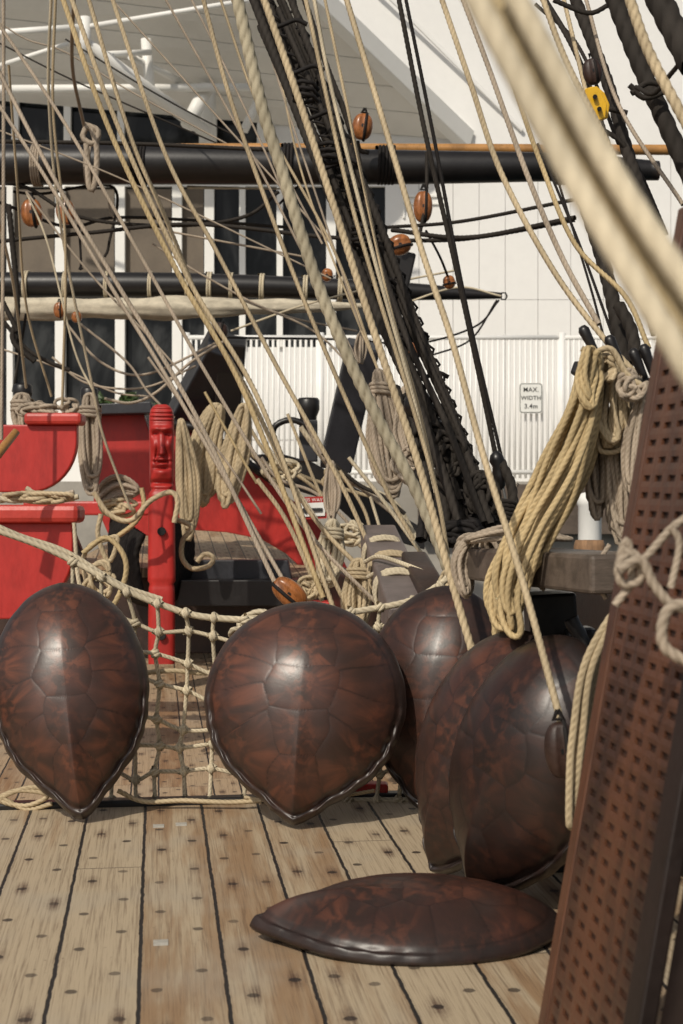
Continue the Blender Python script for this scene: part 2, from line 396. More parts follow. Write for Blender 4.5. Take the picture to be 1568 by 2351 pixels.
# ---- fence
FD=25.0
fen=empty('metal_fence',P(950,1100,FD),'white painted metal picket fence with gate on the wharf','fence')
for a,b in ((430,728),(745,1283),(1297,1800)):
    g=Geo()
    for x in np.arange(a+8,b,12.6):
        A,Q=tubeg(P(x,772,FD),P(x,1098,FD),S(3.2,FD),None,6); g.add(A,Q)
    for v in (775,1084):
        A,Q=tubeg(P(a,v,FD),P(b,v,FD),S(5.5,FD),None,8); g.add(A,Q)
    V,Q,_=g.out(); mesh('fence_panel',V,Q,mFence,parent=fen,smooth=True)
for x in (428,736,1290,1800): tube('fence_post',P(x,764,FD),P(x,1106,FD),S(8,FD),None,mFence,parent=fen)
SD=FD-.15
sg=empty('width_sign',P(1219,914,SD),'white rectangular sign reading MAX. WIDTH 3.4m fixed to white fence','sign')
def rr(cu,cv,w,h,r,d,n=6):
    p=[]
    for (sx,sy,a0) in ((1,-1,-90),(1,1,0),(-1,1,90),(-1,-1,180)):
        for i in range(n+1):
            a=math.radians(a0+90*i/n); p.append((cu+sx*(w/2-r)+r*math.cos(a),cv+sy*(h/2-r)+r*math.sin(a)))
    return p
def rr(cu,cv,w,h,r,d,n=6):
    p=[]
    for (sx,sy,a0) in ((1,-1,-90),(1,1,0),(-1,1,90),(-1,-1,180)):
        for i in range(n+1):
            a=math.radians(a0+90*i/n); p.append((cu+sx*(w/2-r)+r*math.cos(a),cv+sy*(h/2-r)+r*math.sin(a)))
    return p
prism('sign_back',rr(1219,914,54,70,7,SD),SD,.03,mSign,parent=sg,bevel=0)
prism('sign_border',rr(1219,914,51,67,6,SD),SD-.004,.003,mInk,parent=sg,bevel=0)
prism('sign_plate',rr(1219,914,48,64,5,SD),SD-.01,.005,mSign,parent=sg,bevel=0)
Rcam=Matrix(((right[0],up[0],-fwd[0]),(right[1],up[1],-fwd[1]),(right[2],up[2],-fwd[2]))).to_4x4()
def text(s,u,v,hpx,d,mat,parent,name='sign_text',off=0.0):
    cu=bpy.data.curves.new('t','FONT'); cu.body=s; cu.align_x='CENTER'; cu.align_y='CENTER'; cu.size=S(hpx,d)*1.3; cu.extrude=.001; cu.space_character=1.08; cu.offset=off
    t=bpy.data.objects.new('t',cu); col.objects.link(t); bpy.context.view_layer.update()
    me=bpy.data.meshes.new_from_object(t); bpy.data.objects.remove(t)
    me.materials.clear(); me.materials.append(mat)
    o=bpy.data.objects.new(name,me); col.objects.link(o)
    o.parent=parent; o.matrix_parent_inverse=Matrix.Translation(parent.location).inverted()
    o.matrix_basis=Matrix.Translation(Vector(P(u,v,d)))@Rcam
    return o
text('MAX.',1219,895,11,SD-.015,mInk,sg,off=.001); text('WIDTH',1219,914,10,SD-.015,mInk,sg,off=.001); text('3.4m',1219,933,11.5,SD-.015,mInk,sg,off=.001)
g=Geo(); rs=np.random.RandomState(3)
for i in range(1500):
    u=rs.uniform(190,370); k=1-abs((u-280)/90)**3
    v=945-rs.uniform(0,1)**.7*(26+18*math.sin(u*.09)+8*math.sin(u*.23))*max(k,.15)
    c=P(u,v,24+rs.uniform(-.5,.5)); a=rs.normal(size=3);a/=np.linalg.norm(a); b=np.cross(a,rs.normal(size=3)); b/=np.linalg.norm(b); s=rs.uniform(.03,.06)
    g.add([c-a*s*1.6,c-b*s*.6,c+a*s*1.6,c+b*s*.6],[(0,1,2,3)])
V,Q,_=g.out(); mesh('shrub',V,Q,mLeaf,'low green leafy shrub growing before dark windows','plant')
V,Q=lathe([(0,.11),(.02,.11),(.8,.11),(.82,.12),(.92,.12),(.97,.09),(1,.001)],P(1354,1300,14),P(1354,1128,14))
mesh('white_bollard',V,Q,mWhite,'white painted round post beside the wooden rail','post',smooth=True)
V,Q=lathe([(0,.10),(.3,.098),(.96,.095),(1,.085),(1,.001)],P(1354,1600,9),P(1353,1240,9)); mesh('timber_pile',V,Q,mPile,'weathered orange brown timber pile','post',smooth=True)
# ---------------------------------------------------------------- hull sides
slab('hull_bulwark',1.72,1.9,-2.5,6.25,-3,.92,mBlack,'black painted bulwark beside the plank deck','bulwark',kind=None,bevel=.02)
slab('waist_bulwark',1.72,1.9,6.25,16,-3,.45,mBrown,'dark brown bulwark of the lower deck','bulwark',kind=None,bevel=.02)  # bulwark coloured dark to stand for the shadows along the waist
slab('port_bulwark',-5.7,-5.5,-2.5,19,-3,.62,mRed,'red painted bulwark along deck','bulwark',kind=None,bevel=.02)
# ---------------------------------------------------------------- forecastle structure
prism('shade_bulkhead',[(-250,1200),(160,1200),(200,1297),(732,1328),(745,1400),(860,1410),(860,1500),(-250,1500)],16.0,.15,mBrown,'dark bulkhead sheet standing for the shaded void under the raised deck','bulkhead',bevel=.01)  # dark brown sheet stands in for the shaded void below the forecastle
V=[P(160,1295,15.9),P(730,1326,15.9),P(680,1205,21.5),P(330,1200,21.5)]
V2=[v-np.array([0,0,.1]) for v in V]
mesh('raised_deck',V+V2,[(0,1,2,3),(7,6,5,4),(0,4,5,1),(1,5,6,2),(2,6,7,3),(3,7,4,0)],mDeck2,kind='structure',keep=True)
prism('black_chest',[(432,1286),(660,1286),(670,1330),(425,1330)],15.6,.3,mDarkB,'low blue black painted box on the raised deck','box')
prism('black_step',[(415,1332),(690,1332),(715,1392),(405,1392)],15.2,.6,mBlack,'black painted timber step under the box','step')
prism('red_sill',[(690,1382),(790,1382),(790,1404),(690,1404)],14.6,.3,mRed,'red painted sill timber','timber')
prism('red_forecastle_side',[(215,952),(330,950),(345,1000),(400,985),(470,1000),(545,1060),(600,1095),(650,1135),(720,1180),(765,1240),(800,1310),(830,1400),(755,1400),(720,1330),(655,1270),(600,1238),(520,1222),(440,1217),(430,1230),(250,1230),(215,1150)],16.9,.15,mRed,'curved red painted bow bulwark with black rail','bulwark')
rope([(222,945),(345,942),(400,972),(470,990),(545,1048),(600,1085),(650,1118)],16.8,16.8,22,mBlack,'black painted cap rail over red bulwark','cap_rail','rail',None)
prism('black_capping',[(168,930),(345,922),(352,948),(170,952)],16.6,.4,mDarkB,'blue black capping board on red bulwark','board')
def arc(cu,cv,ru,rv,a0,a1,n=9): return [(cu+ru*math.cos(math.radians(a0+(a1-a0)*i/n)),cv+rv*math.sin(math.radians(a0+(a1-a0)*i/n))) for i in range(n+1)]
t1=empty('red_bulwark_end',P(60,1050,10.5),'red painted bulwark board with curved lower corner and cap','bulwark','red bulwark ends')
prism('board',[(-240,975),(176,975),(176,1010)]+arc(66,1010,110,120,5,90)+[(-240,1130)],10.5,.09,mRed,parent=t1)
beam('cap',P(58,962,10.5)+fwd*.05,P(190,962,10.5)+fwd*.05,.22,S(27,10.5),mRedB,parent=t1,bevel=.025,side=fwd)
t2=empty('red_bulwark_end',P(60,1280,9.6),'red painted board with rounded cap rail and curved edge','bulwark','red bulwark ends')
prism('board',[(-240,1200),(166,1200),(167,1240)]+arc(40,1270,126,130,0,70)+[(60,1420),(-240,1430)],9.6,.1,mRed,parent=t2)
beam('cap',P(-240,1180,9.6)+fwd*.05,P(186,1180,9.6)+fwd*.05,.26,S(42,9.6),mRedB,parent=t2,bevel=.035,side=fwd)
beam('red_rail',P(60,1167,15.7),P(350,1167,15.5),.2,S(32,15.6),mRed,'red painted cross rail between posts','rail',bevel=.02,side=fwd)
tube('wooden_oar',P(-60,1110,9),P(38,990,9.2),S(14,9),S(9,9),mWoodL,'red brown wooden pole end beside red board','pole')
PD=13.4
post=empty('carved_post',P(371,1532,PD),'red painted timber post carved with a bearded face','post')
vs=list(np.arange(928,1125,2.0))+list(np.arange(1125,1533,8.0))
def hw(v): return 1.1*float(np.interp(v,[928,932,940,955,990,1050,1105,1118,1124,1132,1200,1335,1341,1350,1420,1532],[9,17,23,26,26,25,25,24,21,27,28,29,25,27,28,28]))
ns=64; V=[]
def gs(x,s): return math.exp(-(x/s)**2)
for v in vs:
    w=hw(v)
    for i in range(ns):
        a=2*math.pi*i/ns; ca,sa=math.cos(a),math.sin(a); e=.5 if v>1122 else .62
        x=w*math.copysign(abs(ca)**e,ca); z=-w*.95*math.copysign(abs(sa)**e,sa)
        if sa>0 and v<1122:
            xr=x/w; f=0
            f+=11*gs(xr,.22)*np.interp(v,[975,990,1030,1042,1046],[0,2,7.5,8.5,0])/8
            f+=5*gs(v-984,6)*gs(abs(xr)-.4,.45)
            f-=7*gs(v-998,7)*gs(abs(xr)-.48,.25)
            f+=4*gs(v-1000,4)*gs(abs(xr)-.46,.14)
            f+=3*gs(v-1022,12)*gs(abs(xr)-.6,.25)
            f-=5*gs(abs(xr)-.42-(v-1040)*.006,.08)*gs(v-1045,16)
            f+=5*gs(v-1054,3.2)*gs(xr,.5)+5*gs(v-1066,3.2)*gs(xr,.42)-6*gs(v-1060,2.4)*gs(xr,.55)
            f+=4*gs(v-1085,10)*gs(xr,.5)-5*gs(v-1075,3)*gs(xr,.6)
            f-=6*gs(v-1108,6)
            f+=1.5*math.sin(v*.7)*(1 if v<968 else 0)
            z-=f*2.0
        V.append(P(371+x,v,PD+S(z,PD)+.2))
n=len(vs)
Q=[(k*ns+i,k*ns+(i+1)%ns,(k+1)*ns+(i+1)%ns,(k+1)*ns+i) for k in range(n-1) for i in range(ns)]+[tuple(range(ns))]
mesh('carved_figure',V,Q,mRed,parent=post,smooth=True)
for v in (1220,1460):
    tube('bolt',P(371,v,PD+.12),P(371,v,PD+.035),S(11,PD),S(9,PD),mIron,parent=post)
beam('cathead_timber',P(405,1000,17.5),P(520,790,16.5),.42,.42,mDarkB,'heavy blue black timber leaning over red bulwark','timber',bevel=.02,side=right)
beam('cathead_timber',P(520,980,17),P(535,780,16.5),.3,.3,mBlack,'heavy black upright timber','timber',bevel=.02,side=right)
beam('cathead_timber',P(770,1070,15.5),P(835,790,15),.33,.3,mDarkB,'heavy blue black timber beside dark shrouds','timber',bevel=.02,side=right)
beam('cathead_timber',P(905,690,14.5),P(930,580,14.5),.22,.2,mBlack,'dark timber block end above shrouds','timber',bevel=.02,side=right)
def bitt(u,v0,v1,w,d,lab='black painted timber bitt head wrapped with rope'):
    e=empty('timber_bitt',P(u,v1,d),lab,'bollard','timber bitts')
    h=v1-v0; beam('shaft',P(u,v1,d),P(u,v0+h*.35,d),S(w*.8,d),S(w*.8,d),mDarkB,parent=e,side=right)
    V,Q=lathe([(0,S(w*.36,d)),(.2,S(w*.38,d)),(.5,S(w*.5,d)),(.9,S(w*.5,d)),(1,S(w*.42,d)),(1,.001)],P(u,v0+h*.36,d),P(u,v0,d)); mesh('head',V,Q,mBlack,parent=e,smooth=True)
bitt(52,882,1010,44,13.5); bitt(205,890,1020,40,14); bitt(708,914,1060,52,15.5)
rope([(625,1005),(632,978),(665,964),(700,975),(722,1000)],15.2,15.2,15,mBlack,'curved black iron bar beside bitt','iron_bar','bar',None)
prism('black_curved_wale',[(570,1045),(640,1040),(720,1062),(800,1110),(900,1170),(975,1215),(975,1262),(900,1240),(820,1205),(760,1150),(700,1132),(630,1110)],16.2,.35,mBlack,'curved black painted wale of the bow','timber')
ar=empty('arrow_sign',P(715,1165,13.6),'small white red bordered sign with black arrow','sign')
prism('sign_frame',[(680,1142),(750,1139),(750,1190),(682,1193)],13.6,.03,mRed,parent=ar,bevel=0)
prism('sign_plate',[(684,1156),(746,1153),(746,1184),(685,1187)],13.585,.01,mSign,parent=ar,bevel=0)
prism('arrow',[(690,1171),(704,1161),(704,1167),(740,1166),(740,1174),(704,1175),(704,1181)],13.57,.01,mInk,parent=ar,bevel=0)
text('THIS WAY',715,1148,8,13.585,mSign,ar)
beam('waist_rail_timber',P(945,1440,7.0),P(868,1240,9.4),.22,.20,mGBeam,'grey brown square timber rail wrapped in rope','rail',side=right,bevel=.015)
beam('waist_rail_timber',P(1030,1440,6.6),P(950,1290,8.2),.14,.12,mBrown,'dark timber rail in shadow','rail',side=right,bevel=.015)
# ---------------------------------------------------------------- spars
def spar(name,pts,rad,d,mat,label,n=24):
    c=catmull(pts,8); rr=np.interp(np.linspace(0,1,len(c)),np.linspace(0,1,len(rad)),rad)
    V=[];an=np.linspace(0,2*np.pi,n,endpoint=False)
    for (u,v),r in zip(c,rr):
        for a in an: V.append(P(u,v+math.sin(a)*r,d)+fwd*S(r,d)*math.cos(a))
    k=len(c); Q=[(j*n+i,j*n+(i+1)%n,(j+1)*n+(i+1)%n,(j+1)*n+i) for j in range(k-1) for i in range(n)]
    Q+= [tuple(range(n)),tuple(range((k-1)*n,k*n))[::-1]]
    return mesh(name,V,Q,mat,label,'spar',smooth=True)
spar('yard_spar',[(-400,378),(300,378),(900,384),(1300,384),(1512,392)],[46,46,42,36,30,22],14,mBlack,'thick black painted yard spar slung across the deck')
spar('light_spar',[(-300,342),(600,340),(1700,345)],[8,11,12],14.7,mWoodL,'slim varnished golden wooden spar')
spar('yard_spar_thin',[(-300,655),(400,655),(900,668),(1152,679)],[30,29,22,7],18,mBlack,'slim dark yard spar tapering to a hooked tip')
def wrap(u,v,r,d,w,mat,n,label='rope seizing wrapped round black spar'):
    pts=[]
    for i in range(int(n*16)+1):
        a=2*math.pi*i/16; pts.append(P(u-w/2+w*i/(n*16),v-math.cos(a)*r,d)+fwd*S(r,d)*math.sin(a))
    V,Q,g=ropegeo(np.array(pts),S(w/n/2*1.02,d),1,ref=right); return mesh('spar_seizing',V,Q,mat,label,'rope','spar seizings',smooth=True,attrs={'g':g})
for u,w,n,m in ((318,36,5,mBlackR),(885,40,5,mBlackR),(86,22,4,mGrey),(660,24,3,mBlackR),(205,16,2,mGrey),(1290,22,3,mBlackR)): wrap(u,379,47 if u<700 else 42,14,w,m,n)
for u in (60,150,245,345,430,480,530,600,700,780,860): wrap(u,657+max(0,(u-500)*.025),33-max(0,(u-300)*.012),18,9 if u%20 else 12,mCream,2,'pale lashing tied round slim spar')
tor=[P(1156+8*math.cos(a),680+9*math.sin(a),18) for a in np.linspace(0,6.3,20)]
V,Q,g=ropegeo(tor,S(2,18),0); mesh('spar_end_ring',V,Q,mIron,'small iron ring at the tip of dark spar','ring',smooth=True,attrs={'g':g})
def furled(name,u0,u1,v0,v1,h,d,lab):
    V=[];nu,nv=180,24
    for i in range(nu):
        u=u0+(u1-u0)*i/(nu-1); vc=v0+(v1-v0)*i/(nu-1); hh=h*(min(1,(u1-u)/500+.22))*(1+.10*math.sin(u*.02)+.06*math.sin(u*.05+1))
        for j in range(nv):
            a=2*math.pi*j/nv; k=1+.05*math.sin(u*.03+a*3)+.07*math.sin(a*7+u*.012)
            V.append(P(u,vc+hh*.5*math.sin(a)*k,d)+fwd*S(hh*.5*math.cos(a)*k,d))
    Q=[(i*nv+j,i*nv+(j+1)%nv,(i+1)*nv+(j+1)%nv,(i+1)*nv+j) for i in range(nu-1) for j in range(nv)]
    mesh(name,V,np.array(Q),mSail,lab,'sail',smooth=True)
furled('furled_sail',-300,860,714,702,48,17.8,'cream canvas sail furled along the slim dark spar')
furled('furled_sail',430,660,430,434,12,14.1,'strip of cream canvas under the black yard')
# ---------------------------------------------------------------- pulley blocks
def block(u,v,h,w,d,ang=0,mat=mWood,lab='varnished wooden pulley block with black strop'):
    e=empty('pulley_block',P(u,v,d),lab,'pulley','wooden pulley blocks')
    ca,sa=math.cos(math.radians(ang)),math.sin(math.radians(ang)); ex=right*ca-up*sa; ey=up*ca+right*sa
    c=P(u,v,d); a_=S(w/2,d); b_=S(h/2,d); c_=a_*.8
    V=[];nu,nv=28,20
    for i in range(nv+1):
        t=-math.pi/2+math.pi*i/nv
        for j in range(nu):
            p=2*math.pi*j/nu; cp,sp=math.cos(p),math.sin(p)
            x=math.copysign(abs(cp)**.8,cp)*a_*abs(math.cos(t))**.75; z=math.copysign(abs(sp)**.8,sp)*c_*abs(math.cos(t))**.75
            y=b_*math.sin(t)
            if abs(x)<a_*.2 and abs(t)<1.05: z*=.72
            V.append(c+ex*x+ey*y+fwd*z)
    Q=[(i*nu+j,i*nu+(j+1)%nu,(i+1)*nu+(j+1)%nu,(i+1)*nu+j) for i in range(nv) for j in range(nu)]
    mesh('block_shell',V,np.array(Q),mat,parent=e,smooth=True)
    pts=[c+ey*b_*1.04*math.cos(q)+fwd*c_*1.05*math.sin(q)+ex*a_*.28 for q in np.linspace(0,2*np.pi,30)]
    V,Q,g=ropegeo(np.array(pts),a_*.15,0,ref=ex); mesh('strop',V,Q,mBlackR,parent=e,smooth=True,attrs={'g':g})
    pts=[c+ey*(b_*1.2+b_*.22*math.cos(q))+ex*b_*.2*math.sin(q) for q in np.linspace(0,2*np.pi,18)]
    V,Q,g=ropegeo(np.array(pts),a_*.16,0); mesh('eye',V,Q,mBlackR,parent=e,smooth=True,attrs={'g':g})
    V,Q=tubeg(c-fwd*c_*.8+ex*a_*.05,c+fwd*c_*.8+ex*a_*.05,a_*.17,None,10); mesh('sheave_pin',V,np.array(Q),mIron,parent=e)
block(832,291,60,48,13.5,8); block(971,475,72,44,13.6,2); block(73,489,64,50,13.6,-5); block(151,487,58,44,13.7,-10)
block(918,562,52,48,13,75); block(1031,648,28,32,14,80); block(751,631,26,30,14,100); block(665,1362,90,58,8.2,130)
block(502,762,44,44,15,10,mBrown,'dark wooden pulley block lashed on timber'); block(136,712,36,26,16,0); block(176,728,26,24,16,0); block(950,800,46,30,12,-20)
block(1288,1722,130,76,3.85,-5,mBrown,'dark brown wooden pulley block hanging beside turtle shell')
block(1360,165,60,44,5.6,-10,mBrown,'dark wooden pulley block among tarred ropes')
yb=empty('yellow_pulley',P(1366,238,4.9),'bright yellow plastic pulley clipped to tarred ropes','pulley')
yp=[(1343,203),(1364,197),(1382,212),(1394,240),(1390,270),(1370,279),(1356,264),(1347,235)]
prism('cheek_plate',yp,4.9,.015,mYellow,parent=yb,bevel=.004); prism('cheek_plate',[(a+6,b) for a,b in yp],4.95,.015,mYellow,parent=yb,bevel=.004)
for a in ((1366,222),(1376,250)): tube('rivet',P(*a,4.88),P(*a,4.98),S(5,5.2),None,mIron,parent=yb)
# ---------------------------------------------------------------- ropes
LM='pale manila rigging rope pulled taut over the deck'; LG='weathered grey rigging rope pulled taut'; LD='black tarred shroud rope'; LT='thick three strand cream rope slanting over the deck'
rope([(528,-40),(545,0),(600,240),(650,400),(718,620),(790,800),(872,970),(952,1120),(1012,1262),(1030,1310)],6.6,6.9,29,mThick,LT)
rope([(600,-20),(690,240),(775,500),(845,720),(905,900),(962,1070),(1040,1345),(1112,1590)],6.0,5.3,18,mManila)
rope([(790,-20),(900,345),(970,580),(1040,790),(1108,1040),(1200,1335),(1290,1665)],5.2,3.87,16,mManila)
rope([(462,-20),(530,230),(640,540),(740,790),(880,1110),(950,1240)],8.5,8.6,11,mManila)
rope([(698,-20),(790,400),(860,650),(922,850),(1000,1120),(1032,1300)],7,7,11,mManila)
rope([(718,-20),(760,200),(850,560),(940,880),(1000,1130)],7.4,7.4,10,mCream)
rope([(742,-20),(815,330),(890,680),(965,950),(1022,1220)],7.8,7.4,8,mManila)
rope([(138,-20),(252,300),(410,630),(560,900),(742,1372)],9,8.5,13,mYel)
rope([(158,-20),(275,300),(432,640),(602,935),(765,1395)],9,8.5,12,mManila)
rope([(198,-20),(300,315),(380,500),(478,740),(562,885),(700,1160),(856,1335)],9.5,9,11,mManila)
rope([(252,-20),(378,350),(500,582),(640,850),(780,1105),(872,1310)],9.5,9,11,mManila)
rope([(-20,30),(150,285),(330,600),(490,885),(690,1200),(880,1400)],10,8.6,9,mGrey,LG)
rope([(-20,130),(130,420),(265,645),(450,955),(630,1335)],9,8.2,11,mGrey,LG)
rope([(-20,215),(100,400),(250,650),(400,895),(655,1340)],9.4,8.2,10,mGrey,LG)
rope([(8,-20),(8,450),(3,1010)],10,10,9,mGrey,LG)
rope([(128,-20),(122,250),(150,560),(143,930)],11,12,7,mManila)
rope([(20,150),(40,430),(60,700),(118,910)],11,12.5,6,mManila)
rope([(118,-20),(112,220),(140,520),(215,900),(240,1010),(300,1170)],11,13,7,mCream)
rope([(-10,480),(30,650),(60,890)],11,12.5,7,mCream)
rope([(170,-20),(166,150),(192,285)],11,13.4,9,mGrey,LG); rope([(192,285),(225,300),(215,330),(190,315),(205,290),(222,340),(218,420),(205,430),(198,330)],13.4,13.4,14,mGrey,'weathered rope knot tied above black yard')
rope([(370,-20),(560,320),(700,590),(820,830)],12,12,6,mGrey,LG)
rope([(500,-20),(600,260),(760,560),(850,800),(905,960)],12,12,7,mManila)
rope([(575,-20),(660,250),(750,520),(830,760)],12,12,5,mGrey,LG)
rope([(560,100),(640,360),(740,560)],12,12,5,mGrey,LG)
rope([(640,160),(700,420),(830,760),(900,920)],12,12,5,mManila)
rope([(240,-20),(600,380),(760,560)],13,13,4.5,mGrey,LG); rope([(0,300),(300,420),(760,640)],13,13,4,mGrey,LG)
rope([(150,90),(420,250),(760,420)],15,15,4,mTar,LD); rope([(0,100),(180,190),(500,330)],15,15,4,mTar,LD)
rope([(-20,40),(60,90),(150,120),(300,210),(520,330)],15,15,4,mGrey,LG); rope([(430,-20),(520,160),(640,420),(720,640)],12.5,12.5,5,mGrey,LG); rope([(60,440),(200,620),(330,760),(420,860)],12.5,12.5,5,mGrey,LG)
# right cluster
rope([(1008,-20),(1080,190),(1152,400),(1270,620),(1385,775),(1485,885)],5.6,5.0,14,mManila)
rope([(1056,-20),(1120,150),(1210,400),(1290,590),(1375,745)],5.7,5.1,13,mGrey,LG)
rope([(1100,-20),(1180,200),(1240,370),(1320,560),(1435,680),(1490,800)],5.8,5.1,12,mYel)
rope([(1240,-20),(1300,140),(1400,340),(1500,560),(1568,690)],5,4.6,15,mManila)
rope([(1290,-20),(1375,330),(1440,560),(1500,770)],6.2,5.6,11,mManila)
rope([(1340,-20),(1420,240),(1568,470)],6.2,5.6,10,mGrey,LG)
rope([(1440,-20),(1490,120),(1590,310)],4.4,4.2,26,mManila,LT)
rope([(1240,-20),(1330,140),(1420,400),(1500,600),(1555,760)],6.6,5.8,14,mTar,LD)
rope([(1310,-30),(1395,190),(1435,330),(1500,520),(1600,740)],6.4,5.6,30,mTar,'thick black served shroud rope')
rope([(1400,-30),(1470,150),(1590,420)],5.2,5.0,42,mTar,'thick black served shroud rope')
rope([(1498,-30),(1590,150)],4.8,4.6,62,mTar,'thick black served shroud rope')
rope([(1270,0),(1350,30),(1400,10)],6,6,12,mTar,LD); rope([(1460,200),(1500,215),(1540,170),(1590,110)],4.9,4.6,12,mTar,LD)
rope([(1350,240),(1400,250),(1440,260)],6,6,14,mTar,LD); rope([(1370,290),(1430,330),(1470,400),(1530,540)],6,6,12,mTar,LD)
rope([(1445,195),(1480,225),(1530,205),(1490,190),(1450,215)],5.0,5.0,14,mTar,LD)
rope([(1230,10),(1330,110),(1420,330)],7,6.5,9,mTar,LD)
rope([(1235,330),(1330,560),(1410,780)],6.4,5.8,7,mBlackR,LD); rope([(1255,330),(1350,640),(1385,770)],6.4,5.8,6,mBlackR,LD)
rope([(1320,400),(1390,620),(1440,860)],6.0,5.6,34,mTar,'thick black served shroud rope'); rope([(1420,700),(1450,760),(1460,830)],5.6,5.5,30,mTar,'thick black served shroud rope')
rope([(1052,-80),(1316,410),(1625,920)],1.17,1.05,60,mSoft,LT,soft=1,lay=8); rope([(1100,-80),(1356,390),(1650,860)],1.22,1.1,56,mSoftB,LT,soft=1,lay=8); rope([(1146,-80),(1400,385),(1680,805)],1.17,1.07,58,mSoft,LT,soft=1,lay=8)
rope([(912,-20),(975,300),(1048,620),(1108,900),(1146,1085)],8.5,8.5,12,mTar,LD); rope([(928,-20),(993,300),(1068,690),(1150,1045)],8.5,8.5,9,mBlackR,LD)
V,Q=lathe([(0,.01),(.1,.035),(.25,.045),(.4,.03),(.6,.04),(.9,.03),(1,.008)],P(1138,1035,8.4),P(1150,1125,8.4)); mesh('rigging_deadeye',V,Q,mBlack,'black wooden deadeye at the foot of tarred stay','deadeye',smooth=True)
rope([(1140,1120),(1150,1170),(1165,1215)],8.4,8.2,7,mSteel,'steel shackle rod under deadeye','shackle_rod','rod',None); rope([(1155,1120),(1165,1170),(1172,1215)],8.4,8.2,7,mSteel,'steel shackle rod under deadeye','shackle_rod','rod',None)
rope([(1150,1060),(1175,1120),(1180,1215)],8.4,8.2,24,mTar,LD)
# shrouds
SH=(([(575,-30),(600,40),(690,270),(775,480),(880,760),(975,960),(1060,1215)],22),([(600,-30),(720,250),(812,470),(920,790),(1015,1000),(1100,1215)],24),([(628,-30),(740,230),(832,480),(945,760),(1050,990),(1130,1205)],20),([(655,-30),(755,225),(868,500),(960,740),(1045,950),(1130,1180)],18),([(690,-30),(745,150),(805,300),(885,600),(990,850),(1080,1090),(1140,1200)],15),([(600,60),(760,440),(860,680),(985,930),(1050,1150)],18),([(588,-30),(705,260),(795,480),(900,775),(995,985),(1080,1215)],18),([(640,-30),(748,240),(850,490),(952,750),(1045,970),(1120,1190)],14),([(612,-30),(690,210),(782,450),(872,700),(985,960),(1070,1200)],14),([(640,20),(730,240),(822,470),(930,770),(1030,990),(1110,1200)],16))
for pts,w in SH:
    pts=[(a+R.uniform(-5,5),b) for a,b in pts]
    rope(pts,8.8+R.uniform(-.15,.15),7.6+R.uniform(-.15,.15),w,mTar,LD)
for idx,pitch in ((1,16),(3,22)):
    c=catmull(SH[idx][0],40); pp=[]
    for i,(a,b) in enumerate(c[:,:2]):
        q=i*2*math.pi/6; dd=8.75-1.15*i/len(c); r=SH[idx][1]*.62
        pp.append(P(a+r*math.cos(q),b+3*math.sin(q),dd)+fwd*S(r*math.sin(q),dd))
    V,Q,g_=ropegeo(catmull(pp,3),S(3.2,8),0); mesh('shroud_serving',V,Q,mBlackR,'thin black serving line spiralled round a shroud','rope','shroud seizings',smooth=True,attrs={'g':g_})
for u,v in ((650,60),(690,165),(725,270),(770,380),(815,480),(850,575),(890,680),(930,780),(975,870)):
    rope([(u-28,v+8),(u,v-3),(u+30,v-14),(u+55,v-4)],8.3,8.3,11,mBlackR,'black rope ratline tied across the shrouds','ratline','rope','ratlines')
for u,v in ((700,190),(760,330),(835,520),(880,640),(920,740),(985,930),(1010,980),(1030,1040),(1050,1090),(1075,1140)):
    pts=[P(u+30*math.cos(a),v+8*math.sin(a)+i*1.1,8.1)+fwd*S(24*math.sin(a),8) for i,a in enumerate(np.linspace(0,2*np.pi*3,40))]
    V,Q,g=ropegeo(np.array(pts),S(5,8.1),0); mesh('shroud_seizing',V,Q,mBlackR,'black seizing bound round the tarred shrouds','rope','shroud seizings',smooth=True,attrs={'g':g})
for k in range(26):
    u0=952+k*5.8+R.uniform(-6,6); rope([(u0-38,890+k*8),(u0,1020+k*6),(u0+28+R.uniform(-15,15),1130+k*4),(u0+18+k*2,1240)],8.3+R.uniform(-.3,.3),7.6,R.choice([14,18,22]),mTar if k%3 else mBlackR,LD)
for k in range(4):
    V,Q=lathe([(0,.02),(.08,.07),(.5,.085),(.92,.07),(1,.02)],P(960+k*32,930+k*62,8.25),P(960+k*32,930+k*62,7.95)); mesh('shroud_deadeye',V,Q,mBlack,'round black deadeye in tarred lanyards','deadeye','shroud deadeyes',smooth=True)
for k in range(3):
    V,Q=lathe([(0,S(9,8)),(.5,S(10,8)),(1,S(7,8))],P(955+k*10,960+k*20,7.8),P(985+k*8,1030+k*28,7.7)); mesh('lashing_toggle',V,Q,mBlack,'black timber toggle in lashing','toggle',smooth=True)
for k in range(9):
    pts=[P(1125+58*math.cos(a),1160+k*9+10*math.sin(a),8.0)+fwd*S(40*math.sin(a),8) for a in np.linspace(0,2*np.pi,24)]
    V,Q,g=ropegeo(np.array(pts),S(7,8),1); mesh('tarred_coil',V,Q,mTar,'coiled black tarred rope at shroud foot','rope','tarred coils',smooth=True,attrs={'g':g})
